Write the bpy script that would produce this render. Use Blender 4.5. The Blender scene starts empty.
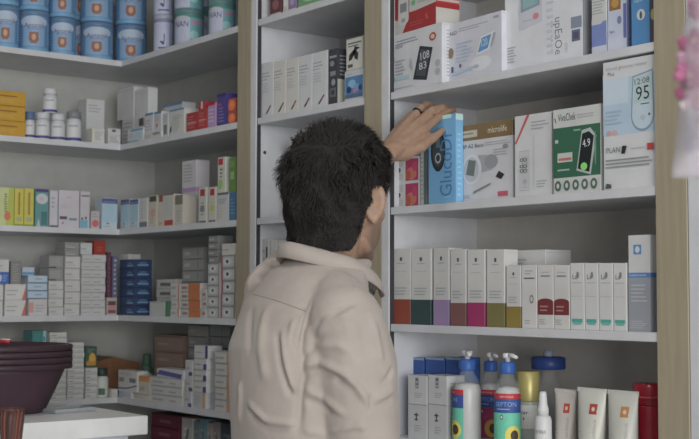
import bpy, bmesh, math, random
from mathutils import Vector, Matrix, noise
from mathutils.bvhtree import BVHTree
random.seed(7)
SC = bpy.context.scene
COL = SC.collection
PI = math.pi

# ------------------------------------------------------------------ camera
CXP, CYP, FPX = 349.5, 219.5, 1271.77
YAW, PITCH, ROLL = math.radians(37.68), math.radians(3.308), math.radians(0.151)
CAMH = 1.42
F0 = Vector((-math.cos(YAW), math.sin(YAW), 0)); R0 = Vector((math.sin(YAW), math.cos(YAW), 0)); U0 = Vector((0, 0, 1))
FW = F0*math.cos(PITCH) + U0*math.sin(PITCH)
UP = U0*math.cos(PITCH) - F0*math.sin(PITCH)
RT = R0*math.cos(ROLL) + UP*math.sin(ROLL)
UP = UP*math.cos(ROLL) - R0*math.sin(ROLL)
CAM = Vector((0, 0, CAMH))
cd = bpy.data.cameras.new('camera'); cam = bpy.data.objects.new('camera', cd); COL.objects.link(cam)
cam.matrix_world = Matrix((RT, UP, -FW)).transposed().to_4x4()
cam.location = CAM
cd.sensor_width = 36; cd.lens = 36*FPX/699; cd.clip_start = 0.05
cd.dof.use_dof = True; cd.dof.focus_distance = 2.75; cd.dof.aperture_fstop = 7.5
SC.camera = cam

# ------------------------------------------------------------------ world, lights, exposure
w = bpy.data.worlds.new('world'); SC.world = w; w.use_nodes = True
bg = w.node_tree.nodes['Background']; bg.inputs[0].default_value = (0.93, 0.97, 1.0, 1); bg.inputs[1].default_value = 0.345
SC.view_settings.view_transform = 'Standard'; SC.view_settings.look = 'None'
SC.view_settings.exposure = 0.0; SC.view_settings.gamma = 1.0
def area(name, loc, target, size, sizey, power, col=(1, 1, 1)):
    l = bpy.data.lights.new(name, 'AREA'); l.shape = 'RECTANGLE'; l.size = size; l.size_y = sizey; l.energy = power; l.color = col
    o = bpy.data.objects.new(name, l); COL.objects.link(o); o.location = loc
    o.rotation_euler = (Vector(target) - Vector(loc)).to_track_quat('-Z', 'Y').to_euler()
    return o
area('shop_window_daylight', (4.4, -1.1, 1.7), (-3.0, 1.6, 1.3), 3.2, 2.4, 262, (1.0, 0.995, 0.98))

# ------------------------------------------------------------------ materials
def lin(c):
    c /= 255.0
    return c/12.92 if c <= 0.04045 else ((c + 0.055)/1.055)**2.4
MATS = {}
def mat(rgb, rough=0.5, spec=0.3, metal=0.0, key='', alpha=1.0, trans=0.0, bump=0.0, bscale=200, var=0.05, vscale=18):
    k = (tuple(rgb), rough, spec, metal, key, alpha, trans, bump)
    if k in MATS: return MATS[k]
    m = bpy.data.materials.new('surface_%d_%d_%d%s' % (rgb[0], rgb[1], rgb[2], key)); m.use_nodes = True
    nt = m.node_tree; b = nt.nodes['Principled BSDF']
    g_ = .2126*lin(rgb[0]) + .7152*lin(rgb[1]) + .0722*lin(rgb[2])
    col = [min(0.86, (lin(c)*.88 + g_*.12)*1.62) for c in rgb]
    tc = nt.nodes.new('ShaderNodeTexCoord'); nz = nt.nodes.new('ShaderNodeTexNoise'); nz.inputs['Scale'].default_value = vscale
    nz.inputs['Detail'].default_value = 4
    rp = nt.nodes.new('ShaderNodeValToRGB')
    rp.color_ramp.elements[0].position = 0.3; rp.color_ramp.elements[1].position = 0.7
    rp.color_ramp.elements[0].color = [c*(1 - var) for c in col] + [1]; rp.color_ramp.elements[1].color = [min(0.9, c*(1 + var)) for c in col] + [1]
    nt.links.new(tc.outputs['Object'], nz.inputs['Vector']); nt.links.new(nz.outputs['Fac'], rp.inputs['Fac']); nt.links.new(rp.outputs['Color'], b.inputs['Base Color'])
    b.inputs['Roughness'].default_value = rough; b.inputs['Specular IOR Level'].default_value = spec; b.inputs['Metallic'].default_value = metal
    b.inputs['Alpha'].default_value = alpha; b.inputs['Transmission Weight'].default_value = trans
    if bump:
        n2 = nt.nodes.new('ShaderNodeTexNoise'); n2.inputs['Scale'].default_value = bscale; n2.inputs['Detail'].default_value = 6
        bp = nt.nodes.new('ShaderNodeBump'); bp.inputs['Strength'].default_value = bump; bp.inputs['Distance'].default_value = 0.002
        nt.links.new(tc.outputs['Object'], n2.inputs['Vector']); nt.links.new(n2.outputs['Fac'], bp.inputs['Height']); nt.links.new(bp.outputs['Normal'], b.inputs['Normal'])
    MATS[k] = m
    return m
def wood(rgb, key):
    m = bpy.data.materials.new('laminate_' + key); m.use_nodes = True
    nt = m.node_tree; b = nt.nodes['Principled BSDF']
    col = [lin(c)*1.62 for c in rgb]
    tc = nt.nodes.new('ShaderNodeTexCoord'); mp = nt.nodes.new('ShaderNodeMapping'); mp.inputs['Scale'].default_value = (40, 40, 2.5)
    nz = nt.nodes.new('ShaderNodeTexNoise'); nz.inputs['Scale'].default_value = 2.0; nz.inputs['Detail'].default_value = 6
    rp = nt.nodes.new('ShaderNodeValToRGB'); rp.color_ramp.elements[0].position = .3; rp.color_ramp.elements[1].position = .7
    rp.color_ramp.elements[0].color = [c*.9 for c in col] + [1]; rp.color_ramp.elements[1].color = [c*1.08 for c in col] + [1]
    nt.links.new(tc.outputs['Object'], mp.inputs['Vector']); nt.links.new(mp.outputs['Vector'], nz.inputs['Vector']); nt.links.new(nz.outputs['Fac'], rp.inputs['Fac']); nt.links.new(rp.outputs['Color'], b.inputs['Base Color'])
    b.inputs['Roughness'].default_value = .5
    return m
WHITE = (176, 177, 180); PAPER = (172, 172, 172); GREY = (120, 122, 124); INK = (70, 72, 78); LINE = (140, 142, 146)

# ------------------------------------------------------------------ mesh helper
class MB:
    def __init__(s): s.v = []; s.f = []; s.m = []; s.mats = []; s.sm = []
    def mi(s, m):
        if m not in s.mats: s.mats.append(m)
        return s.mats.index(m)
    def add(s, vs, fs, m, smooth=False):
        o = len(s.v); s.v += [tuple(v) for v in vs]; i = s.mi(m)
        for f in fs: s.f.append(tuple(o + k for k in f)); s.m.append(i); s.sm.append(smooth)
    def box(s, x0, x1, y0, y1, z0, z1, m, c=0.0008):
        c = min(c, (x1-x0)/4, (y1-y0)/4, (z1-z0)/4)
        vs = []; idx = {}
        X = (x0, x1); Y = (y0, y1); Z = (z0, z1)
        for i in (0, 1):
            for j in (0, 1):
                for k in (0, 1):
                    sx, sy, sz = (1-2*i)*c, (1-2*j)*c, (1-2*k)*c
                    for a in range(3):
                        p = [X[i]+sx, Y[j]+sy, Z[k]+sz]; p[a] = (X[i], Y[j], Z[k])[a]
                        idx[i, j, k, a] = len(vs); vs.append(p)
        fs = []
        for a in range(3):
            for s_ in (0, 1):
                b, d = [q for q in range(3) if q != a]
                q = []
                for (ub, ud) in ((0, 0), (1, 0), (1, 1), (0, 1)):
                    t = [0, 0, 0]; t[a] = s_; t[b] = ub; t[d] = ud; q.append(idx[t[0], t[1], t[2], a])
                if (s_ == 1) == (a == 1): q.reverse()
                fs.append(q)
        for a in range(3):           # edge chamfers along axis a
            b, d = [q for q in range(3) if q != a]
            for ub in (0, 1):
                for ud in (0, 1):
                    t0 = [0, 0, 0]; t1 = [0, 0, 0]; t1[a] = 1
                    for t in (t0, t1): t[b] = ub; t[d] = ud
                    q = [idx[(*t0, b)], idx[(*t1, b)], idx[(*t1, d)], idx[(*t0, d)]]
                    fs.append(q)
        for i in (0, 1):
            for j in (0, 1):
                for k in (0, 1): fs.append([idx[i, j, k, 0], idx[i, j, k, 1], idx[i, j, k, 2]])
        s.add(vs, fs, m)
    def lathe(s, prof, m, n=28, cx=0, cy=0, cap=True, sx=1, sy=1, smooth=True):
        vs = []; fs = []
        for (r, z) in prof:
            for k in range(n):
                a = 2*PI*k/n; vs.append((cx + r*math.cos(a)*sx, cy + r*math.sin(a)*sy, z))
        for i in range(len(prof)-1):
            for k in range(n): fs.append((i*n+k, i*n+(k+1) % n, (i+1)*n+(k+1) % n, (i+1)*n+k))
        if cap: fs.append(tuple(range(n-1, -1, -1))); fs.append(tuple((len(prof)-1)*n + k for k in range(n)))
        s.add(vs, fs, m, smooth)
    def tube(s, pts, rad, m, n=10, smooth=True):
        pts = [Vector(p) for p in pts]
        if not isinstance(rad, (list, tuple)): rad = [rad]*len(pts)
        vs = []; fs = []; prev = None
        for i, p in enumerate(pts):
            t = (pts[min(i+1, len(pts)-1)] - pts[max(i-1, 0)]).normalized()
            if prev is None:
                a = Vector((0, 0, 1)) if abs(t.z) < .9 else Vector((1, 0, 0))
                u = t.cross(a).normalized()
            else:
                u = (prev - t*prev.dot(t)).normalized()
            prev = u; v = t.cross(u)
            r = rad[i]; ru, rv = (r if isinstance(r, (tuple, list)) else (r, r))
            for k in range(n):
                a = 2*PI*k/n; vs.append(p + u*ru*math.cos(a) + v*rv*math.sin(a))
        for i in range(len(pts)-1):
            for k in range(n): fs.append((i*n+k, i*n+(k+1) % n, (i+1)*n+(k+1) % n, (i+1)*n+k))
        fs.append(tuple(range(n-1, -1, -1))); fs.append(tuple((len(pts)-1)*n+k for k in range(n)))
        s.add(vs, fs, m, smooth)
    def ell(s, c, r, m, rot=None, nu=20, nv=12):
        vs = []; fs = []
        c = Vector(c)
        for i in range(nv+1):
            t = PI*i/nv
            for k in range(nu):
                a = 2*PI*k/nu
                p = Vector((r[0]*math.sin(t)*math.cos(a), r[1]*math.sin(t)*math.sin(a), r[2]*math.cos(t)))
                if rot: p = rot @ p
                vs.append(c + p)
        for i in range(nv):
            for k in range(nu): fs.append((i*nu+k, (i+1)*nu+k, (i+1)*nu+(k+1) % nu, i*nu+(k+1) % nu))
        s.add(vs, fs, m, True)
    def mesh(s, name):
        me = bpy.data.meshes.new(name); me.from_pydata(s.v, [], s.f)
        for m in s.mats: me.materials.append(m)
        for p, i, q in zip(me.polygons, s.m, s.sm): p.material_index = i; p.use_smooth = q
        me.update()
        return me
    def build(s, name, parent=None, fix=False):
        me = s.mesh(name)
        if fix:
            b = bmesh.new(); b.from_mesh(me); bmesh.ops.remove_doubles(b, verts=b.verts, dist=1e-6); bmesh.ops.recalc_face_normals(b, faces=b.faces); b.to_mesh(me); b.free()
        o = bpy.data.objects.new(name, me); COL.objects.link(o)
        if parent: o.parent = parent
        return o
USED = {}
def tag(o, label, cat, group=None, kind=None):
    o['label'] = label; o['category'] = cat
    if group: o['group'] = group
    if kind: o['kind'] = kind
    return o
def empty(name, loc=(0, 0, 0), rz=0):
    o = bpy.data.objects.new(name, None); COL.objects.link(o); o.location = loc; o.rotation_euler = (0, 0, rz); o.empty_display_size = .05
    return o
def struct(o): o['kind'] = 'structure'; return o

# ------------------------------------------------------------------ printing on packs: elements in metres on a face
TXT = {}
def text_geo(st):
    if st in TXT: return TXT[st]
    c = bpy.data.curves.new('lettering', 'FONT'); c.body = st; c.resolution_u = 2; c.size = 1
    o = bpy.data.objects.new('lettering', c); COL.objects.link(o)
    dg = bpy.context.evaluated_depsgraph_get(); me = bpy.data.meshes.new_from_object(o.evaluated_get(dg))
    vs = [(v.co.x, v.co.y) for v in me.vertices]; fs = [tuple(p.vertices) for p in me.polygons]
    bpy.data.objects.remove(o); bpy.data.curves.remove(c); bpy.data.meshes.remove(me)
    if vs:
        x0 = min(v[0] for v in vs); x1 = max(v[0] for v in vs); y0 = min(v[1] for v in vs)
        vs = [(a-x0, b) for a, b in vs]; wd = x1-x0
    else: wd = 1
    TXT[st] = (vs, fs, wd)
    return TXT[st]
def clip_u(P_, x, sgn):
    out = []
    for (a, b) in zip(P_, P_[1:] + P_[:1]):
        ia, ib = (a[0]-x)*sgn >= 0, (b[0]-x)*sgn >= 0
        if ia: out.append(a)
        if ia != ib:
            t = (x-a[0])/(b[0]-a[0]); out.append((x, a[1] + (b[1]-a[1])*t))
    return out
def put(mb, els, W, H, mapf, nseg=1):
    """els: ('r',u0,v0,u1,v1,rgb) ('e',u,v,ru,rv,rgb) ('p',[(u,v)..],rgb) ('t',u,v,height,text,rgb[,rot,maxw]) ('l',u0,v0,u1,v1,n,rgb) in face fractions"""
    lay = 0
    for e in els:
        lay += 1
        off = 0.00025 + 0.00009*lay
        k = e[0]
        if k == 'l':
            _, u0, v0, u1, v1, n, c = e
            rr = random.Random(n*7 + int(u0*1000) + int(v0*1000))
            for i in range(n):
                vv = v0 + (v1-v0)*(i+.3)/n; q = u0 + (u1-u0)*(.6 + .4*rr.random())
                P_ = [(u0, vv), (q, vv), (q, vv + (v1-v0)*.38/n), (u0, vv + (v1-v0)*.38/n)]
                mb.add([mapf(a*W, b*H, off) for a, b in P_], [(0, 1, 2, 3)], mat(c))
        elif k == 'r':
            _, u0, v0, u1, v1, c = e
            vs = []; fs = []
            for i in range(nseg+1):
                u = u0 + (u1-u0)*i/nseg
                vs += [mapf(u*W, v0*H, off), mapf(u*W, v1*H, off)]
            for i in range(nseg): fs.append((2*i, 2*i+2, 2*i+3, 2*i+1))
            mb.add(vs, fs, mat(c))
        elif k in ('e', 'p'):
            if k == 'e':
                _, u, v, ru, rv, c = e
                P_ = [((u + ru*math.cos(2*PI*i/22))*W, (v + rv*math.sin(2*PI*i/22))*H) for i in range(22)]
            else:
                P_ = [(a*W, b*H) for a, b in e[1]]; c = e[2]
            if nseg == 1: parts = [P_]
            else:
                lo = min(p[0] for p in P_); hi = max(p[0] for p in P_); ns = max(2, int((hi-lo)/W*nseg*2)); parts = []
                for i in range(ns):
                    q = clip_u(clip_u(P_, lo + (hi-lo)*i/ns, 1), lo + (hi-lo)*(i+1)/ns, -1)
                    if len(q) > 2: parts.append(q)
            for q in parts: mb.add([mapf(a, b, off) for a, b in q], [tuple(range(len(q)))], mat(c))
        elif k == 't':
            _, u, v, hh, st, c = e[:6]
            rot = e[6] if len(e) > 6 else 0
            mw = e[7] if len(e) > 7 else None
            vs, fs, wd = text_geo(st)
            sc = hh*H/0.7; sx = sc
            if mw:
                lim = mw*(H if abs(rot) > 45 and abs(rot) < 135 else W)
                sx = lim/wd
            ca, sa = math.cos(math.radians(rot)), math.sin(math.radians(rot))
            if nseg > 1: off += .0004
            mb.add([mapf(u*W + a*sx*ca - b*sc*sa, v*H + a*sx*sa + b*sc*ca, off) for a, b in vs], fs, mat(c))
def carton_mesh(name, wd, dp, ht, base, F=(), R=(), L=(), T=(), rough=.45):
    mb = MB(); m = mat(base, rough)
    mb.box(-wd/2, wd/2, -dp/2, dp/2, 0, ht, m, 0.0007)
    sh = tuple(int(c*.82) for c in base)
    mapF = lambda u, v, o: (-wd/2 + u, -dp/2 - o, v)
    mapR = lambda u, v, o: (wd/2 + o, -dp/2 + u, v)
    mapL = lambda u, v, o: (-wd/2 - o, dp/2 - u, v)
    mapT = lambda u, v, o: (-wd/2 + u, -dp/2 + v, ht + o)
    t = 0.0005
    # tuck-flap seams on the ends
    put(mb, [('r', .02, .965 - .0, .98, .965 + t/ht, sh)] if ht > .06 else [], dp, ht, mapR)
    put(mb, [('r', .03, .10, .97, .10 + t/dp*2, sh)] , wd, dp, mapT)
    put(mb, F, wd, ht, mapF); put(mb, R, dp, ht, mapR); put(mb, L, dp, ht, mapL); put(mb, T, wd, dp, mapT)
    return mb.mesh(name)

# ------------------------------------------------------------------ where things stand: shelf heights and fronts of the built-in shelving
YM = 1.94           # fronts of the shelves along the main wall
XL = -3.742         # fronts of the shelves along the left wall
TH = 0.018
LEV = {k: CAMH + v + TH for k, v in dict(Z=1.065, A=.742, B=.4655, C=.1875, D=-.0915, E=-.357, F=-.633, G=-.91, H=-1.19).items()}
def solve_px(P0, d, x):
    P = P0 - CAM
    return ((x-CXP)*P.dot(FW) - FPX*P.dot(RT))/(FPX*d.dot(RT) - (x-CXP)*d.dot(FW))
def solve_py(P0, y):
    P = P0 - CAM; d = Vector((0, 0, 1))
    return ((y-CYP)*P.dot(FW) + FPX*P.dot(UP))/(-FPX*d.dot(UP) - (y-CYP)*d.dot(FW))
def proj(P):
    P = Vector(P) - CAM
    return CXP + FPX*P.dot(RT)/P.dot(FW), CYP - FPX*P.dot(UP)/P.dot(FW)
def ray_at(x, y, depth):
    "point seen at (x, y) at the given horizontal distance along the view"
    d = FW*FPX + RT*(x-CXP) - UP*(y-CYP)
    return CAM + d*(depth/d.dot(F0))
def seat(side, zb, x0, x1, inset=.01, yaw=0):
    "left front foot, direction and width of a pack that spans x0..x1 of the view at a shelf"
    if side == 'M': base = Vector((-3, YM + inset, zb)); d0 = Vector((1, 0, 0)); ang = math.radians(yaw)
    else: base = Vector((XL - inset, 1.5, zb)); d0 = Vector((0, 1, 0)); ang = PI/2 + math.radians(yaw)
    P = base + d0*solve_px(base, d0, x0)
    d = Vector((math.cos(ang), math.sin(ang), 0))
    return P, d, solve_px(P, d, x1), ang
TOPS = {}
def pack(side, lev, x0, x1, yt, base, label, cat='box', name='medicine_box', F=(), R=(), L=(), T=(), dp=.06, inset=.01, yaw=0, group=None, on=None, gap=.0004, rough=.45, h=None):
    zb = LEV[lev] if isinstance(lev, str) else lev
    if on is not None: zb = TOPS[on]
    P, d, wd, ang = seat(side, zb, x0, x1, inset, yaw)
    if h is None: h = solve_py(P + d*wd*.5, yt)
    me = carton_mesh(name, wd - gap, dp, h, base, F, R, L, T, rough)
    o = bpy.data.objects.new(name, me); COL.objects.link(o)
    n = Vector((-math.sin(ang), math.cos(ang), 0))
    o.location = P + d*wd/2 + n*dp/2; o.rotation_euler = (0, 0, ang)
    tag(o, label, cat, group)
    TOPS[label] = zb + h
    return o
ORD = ['second', 'third', 'fourth', 'fifth', 'sixth', 'seventh', 'eighth', 'ninth', 'tenth', 'eleventh', 'twelfth']
def stack(side, lev, x0, x1, yt, n, base, what, place, group, F=(), R=(), L=(), dp=.07, inset=.01, name='medicine_box', on=None, alt=None, jit=.0015, key=None):
    "a pile of n like packs lying flat: one is built, the rest are copies"
    zb = LEV[lev] if isinstance(lev, str) else lev
    if on is not None: zb = TOPS[on]
    P, d, wd, ang = seat(side, zb, x0, x1, inset)
    H = solve_py(P + d*wd*.5, yt)/n
    nv = Vector((-math.sin(ang), math.cos(ang), 0))
    src = None; rr = random.Random(int(x0*10) + n)
    for i in range(n):
        if src is None:
            me = carton_mesh(name, wd - .0022, dp, H - .0004, base, F, R, L)
            o = bpy.data.objects.new(name, me); src = o
        else:
            o = src.copy()
        COL.objects.link(o)
        o.location = P + d*(wd/2 + rr.uniform(-.0008, .0008)) + nv*(dp/2 + rr.uniform(0, jit*2)) + Vector((0, 0, H*i))
        o.rotation_euler = (0, 0, ang)
        if n == 1: lab = what + ' ' + place
        elif i == 0: lab = 'bottom %s %s' % (what, place)
        elif i == n-1: lab = 'topmost %s %s' % (what, place)
        else: lab = '%s %s from the bottom %s' % (ORD[i-1], what, place)
        tag(o, lab, 'box', group)
    TOPS[key or place] = zb + H*n
    return src

# ------------------------------------------------------------------ the room
def plane_box(name, x0, x1, y0, y1, z0, z1, m):
    mb = MB(); mb.box(x0, x1, y0, y1, z0, z1, m, .002); return struct(mb.build(name))
def tiles():
    m = bpy.data.materials.new('floor_tiles'); m.use_nodes = True; nt = m.node_tree; b = nt.nodes['Principled BSDF']
    tc = nt.nodes.new('ShaderNodeTexCoord'); br = nt.nodes.new('ShaderNodeTexBrick'); br.offset = 0
    br.inputs['Scale'].default_value = 1; br.inputs['Brick Width'].default_value = .6; br.inputs['Row Height'].default_value = .6; br.inputs['Mortar Size'].default_value = .003
    br.inputs['Color1'].default_value = (.42, .41, .39, 1); br.inputs['Color2'].default_value = (.45, .44, .42, 1); br.inputs['Mortar'].default_value = (.2, .2, .2, 1)
    nt.links.new(tc.outputs['Object'], br.inputs['Vector']); nt.links.new(br.outputs['Color'], b.inputs['Base Color']); b.inputs['Roughness'].default_value = .35
    return m
WALLM = mat((150, 150, 148), .8, bump=.15, bscale=90, key='paint')
plane_box('floor', -4.2, 2.6, -2.6, 2.4, -.06, 0, tiles())
plane_box('wall_back', -4.2, 2.6, 2.262, 2.4, 0, 2.95, WALLM)
plane_box('wall_left', -4.2, -4.066, -2.6, 2.262, 0, 2.95, WALLM)
plane_box('light_block_wall', -4.066, -1.0, -1.1, -1.0, 0, 2.95, mat((104, 104, 102), .85, bump=.15, bscale=90, key='paint'))  # unseen partition, added to keep ambient light off the person's back
plane_box('ceiling', -4.2, 2.6, -2.6, 2.4, 2.95, 3.05, mat((172, 172, 170), .85, bump=.1, bscale=60, key='ceil'))
def ceiling_lamp(x, y, label, power):
    r = empty('ceiling_light', (x, y, 2.95)); tag(r, label, 'light', 'ceiling light panels')
    mb = MB(); fm = mat((180, 180, 182), .4)
    for a in (-1, 1):
        mb.box(-.31, .31, a*.30 - .012, a*.30 + .012, -.03, 0, fm); mb.box(a*.30 - .012, a*.30 + .012, -.288, .288, -.03, 0, fm)
    mb.build('frame', r)
    m = bpy.data.materials.new('lamp_diffuser'); m.use_nodes = True; b = m.node_tree.nodes['Principled BSDF']
    b.inputs['Emission Color'].default_value = (1, .98, .95, 1); b.inputs['Emission Strength'].default_value = 2.0
    mb = MB(); mb.box(-.287, .287, -.287, .287, -.018, -.004, m); mb.build('diffuser', r)
    l = bpy.data.lights.new('panel_lamp', 'AREA'); l.size = .55; l.energy = power; l.color = (1, .985, .96)
    lo = bpy.data.objects.new('panel_lamp', l); COL.objects.link(lo); lo.parent = r; lo.location = (0, 0, -.04)
ceiling_lamp(-2.3, .7, 'square ceiling light panel above the person and the counter', 3)
ceiling_lamp(-0.7, .5, 'square ceiling light panel over the right shelving', 5)

# ------------------------------------------------------------------ built-in shelving
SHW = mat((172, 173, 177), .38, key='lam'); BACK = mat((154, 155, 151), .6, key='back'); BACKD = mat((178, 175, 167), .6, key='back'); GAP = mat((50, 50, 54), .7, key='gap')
BEIGE = wood((135, 126, 108), 'beige')
LV = [LEV[k] for k in 'ZABCDEFGH']
TOP = 2.72; DEP = .30; PW = .0275; XC0 = XL - DEP
def shelf_unit(x0, x1, label, levels, left_panel=True, backm=BACK):
    r = empty('shelf_unit', ((x0+x1)/2, YM + DEP/2, 0)); tag(r, label, 'shelf', 'white built-in shelf bays'); ox, oy = (x0+x1)/2, YM + DEP/2
    def bx(n, a, b, c, d, e, f, m, ch=.0012):
        mb = MB(); mb.box(a-ox, b-ox, c-oy, d-oy, e, f, m, ch); return mb.build(n, r)
    bx('side_panel', x0, x0 + PW, YM - .002, YM + DEP, 0, TOP, SHW)
    bx('shadow_gap_strip', x0 + PW + .0002, x0 + PW + .0035, YM + .0008, YM + .012, .08, TOP - .02, GAP, .0004)  # dark strip put in for the shadow gap beside the panel edge
    bx('side_panel', x1 - .018, x1, YM + .019, YM + DEP, 0, TOP, SHW)
    bx('back_panel', x0 + PW + .0002, x1 - .0182, YM + DEP - .012, YM + DEP - .0005, .06, TOP - .019, backm)
    bx('top_panel', x0 + PW + .0002, x1 - .0182, YM, YM + DEP, TOP - .018, TOP, SHW)
    bx('plinth', x0 + PW + .0002, x1 - .0182, YM + .02, YM + .04, 0, .08, SHW)
    for z in levels: bx('shelf', x0 + PW + .0037, x1 - .0182, YM, YM + DEP - .0125, z - TH, z, SHW)
    return r
XB = dict(mid=(-2.962, -2.433), right=(-2.382, -1.538), far=(-1.481, -.70))
um = shelf_unit(*XB['mid'], 'narrow white shelf bay between the two left beige posts', LV)
pb_ = Vector((-2.962 + PW, YM + .03, 1.7)); dv = Vector((0, 1, 0)); pq = pb_ + dv*solve_px(pb_, dv, 264.5)
mb = MB(); mb.ell(pq + Vector((0, 0, solve_py(pq, 152.5))) - um.location, (.0015, .0052, .0052), GAP, None, 14, 8); mb.build('peg_hole_cover', um)
shelf_unit(*XB['right'], 'wide white shelf bay holding the blood pressure monitors and serum boxes', LV, backm=BACKD)
shelf_unit(*XB['far'], 'white shelf bay at the far right edge past the widest post', LV)
def post(x0, x1, label):
    mb = MB(); cx = (x0+x1)/2
    mb.box(x0-cx, x1-cx, -.0105, .0105, 0, TOP, BEIGE, .0012)
    o = mb.build('filler_post'); o.location = (cx, YM + .008, 0); tag(o, label, 'post', 'beige laminate filler posts')
post(-3.031, -2.963, 'beige laminate post between the corner shelves and the narrow bay')
post(-2.451, -2.3825, 'beige laminate post just right of the person\'s head')
post(-1.556, -1.4825, 'beige laminate post at the right behind the hanging bag')
# corner unit: L-shaped boards
def corner_unit():
    r = empty('corner_shelf_unit', (-3.9, 2.1, 0)); tag(r, 'white corner shelving with L-shaped shelves of tins and medicine boxes at left', 'shelf'); ox, oy = -3.9, 2.1
    ye = .55; xe = -3.0315
    for z in LV:
        mb = MB()
        P = [(XC0 + .0125, ye), (XL, ye), (XL, YM), (xe - .0002, YM), (xe - .0002, YM + DEP - .0125), (XC0 + .0125, YM + DEP - .0125)]
        vs = [(a-ox, b-oy, z-TH) for a, b in P] + [(a-ox, b-oy, z) for a, b in P]
        fs = [(0, 5, 2, 1), (5, 4, 3, 2), (6, 7, 8, 11), (11, 8, 9, 10)] + [(i, (i+1) % 6, (i+1) % 6 + 6, i + 6) for i in range(6)]
        mb.add(vs, fs, SHW); mb.build('shelf', r)
    def bx(n, a, b, c, d, e, f, m):
        mb = MB(); mb.box(a-ox, b-ox, c-oy, d-oy, e, f, m, .0012); mb.build(n, r)
    bx('back_panel', XC0 + .0125, xe - .0002, YM + DEP - .012, YM + DEP - .0005, .06, TOP, BACK)
    bx('back_panel', XC0, XC0 + .012, ye + .0185, YM + DEP - .0005, .06, TOP, BACK)
    bx('side_panel', xe - .0, xe + .018, YM + .019, YM + DEP, 0, TOP, SHW)
    bx('side_panel', XC0, XL, ye - .018, ye - .0005, 0, TOP, SHW)
    bx('plinth', XL - .04, XL - .02, ye, YM + .0195, 0, .08, SHW); bx('plinth', XL - .0195, xe - .0185, YM + .02, YM + .04, 0, .08, SHW)
corner_unit()
# ------------------------------------------------------------------ goods on the wide right bay
NAVY = (52, 62, 120); BLUE = (66, 118, 160); TEAL = (52, 130, 128); RED = (150, 44, 46); GRN = (48, 92, 70); GOLD = (112, 92, 62); SKY = (120, 168, 200)
DK = (52, 52, 56)
# shelf B (top row): monitors
TF = [('r', .38, .42, 1, 1, (166, 165, 162)), ('p', [(0, 0), (1, 0), (1, .47), (.36, .40)], (142, 42, 44)), ('r', 0, .36, .38, 1, (132, 40, 42)), ('p', [(.0, .0), (.22, .0), (.32, .22), (.0, .34)], (166, 164, 160)),
      ('e', .24, .30, .13, .13, (170, 170, 170)), ('p', [(.11, .30), (.37, .30), (.36, 1), (.13, 1)], (170, 170, 170)), ('r', .16, .46, .32, .66, (112, 118, 124)), ('e', .24, .28, .05, .05, (132, 134, 140)),
      ('e', .48, .60, .05, .06, (92, 150, 108)), ('l', .58, .55, .92, .72, 3, (140, 140, 140)), ('p', [(.78, .16), (.84, .16), (.80, .30), (.76, .26)], (166, 70, 68)), ('l', .4, .08, .75, .2, 2, (156, 66, 64))]
# blood pressure box turned toward the window, with the digital display on its front
BP1 = [('l', .06, .80, .62, .90, 2, (120, 122, 130)), ('t', .04, .76, .06, 'Digital', INK), ('e', .82, .80, .07, .07, (150, 70, 60)), ('e', .82, .80, .04, .04, (190, 160, 140)),
       ('p', [(.42, .16), (.70, .10), (.82, .62), (.56, .70)], (44, 46, 50)), ('p', [(.48, .22), (.67, .17), (.77, .58), (.58, .64)], (66, 70, 74)),
       ('t', .58, .45, .13, '108', (176, 180, 184), 4, .18), ('t', .55, .29, .12, '83', (176, 180, 184), 4, .15), ('e', .92, .34, .05, .06, (150, 152, 156)), ('e', .92, .20, .05, .06, (150, 152, 156)),
       ('p', [(.34, .40), (.40, .30), (.42, .36), (.37, .56)], (150, 152, 158)), ('r', .02, .20, .34, .26, (140, 172, 180)), ('l', .04, .28, .30, .56, 5, LINE), ('r', .0, .06, .4, .07, LINE)]
pack('M', 'B', 393.5, 442, 29, (176, 177, 182), 'white blood pressure monitor box with a black display, leftmost on the top shelf', name='monitor_box', F=BP1, R=[('l', .2, .1, .8, .9, 14, LINE), ('e', .5, .45, .25, .05, (150, 152, 156))], dp=.07, inset=.016, yaw=-5)
pack('M', 'B', 393.8, 436, 1, (160, 50, 50), 'red and white thermometer box lying on the leftmost monitor box', name='thermometer_box', F=TF, R=[('r', 0, .0, 1, .36, (166, 164, 158)), ('r', .0, .36, 1, .46, (142, 42, 44)), ('r', .0, .5, 1, .56, (172, 156, 152))], dp=.068, inset=.017, yaw=-5,
     on='white blood pressure monitor box with a black display, leftmost on the top shelf', h=.11)
BP2 = [('t', .05, .80, .07, 'A&D', INK, 0), ('l', .22, .82, .80, .90, 2, LINE), ('r', .86, .90, .95, .94, LINE), ('e', .62, .22, .20, .12, (186, 188, 192)), ('p', [(.55, .36), (.80, .42), (.88, .70), (.64, .66)], (190, 194, 200)),
       ('p', [(.58, .40), (.76, .44), (.82, .66), (.65, .63)], (84, 130, 178)), ('t', .65, .48, .12, '120', (170, 196, 216), 8, .11), ('p', [(.80, .44), (.84, .46), (.90, .66), (.86, .68)], (140, 146, 158)), ('e', .55, .18, .05, .03, (150, 156, 166)),
       ('l', .18, .30, .52, .66, 6, (150, 164, 186)), ('e', .08, .50, .05, .09, (120, 104, 84)), ('r', .09, .16, .13, .26, (66, 78, 118)), ('r', .24, .22, .28, .28, (84, 96, 130)), ('p', [(.10, .10), (.5, .16), (.5, .20), (.10, .16)], (150, 170, 190))]
pack('M', 'B', 447, 502, 18, (174, 175, 184), 'white monitor box with a small blue screen picture, second on the top shelf', name='monitor_box', F=BP2, dp=.06, inset=.020, yaw=-4)
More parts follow.
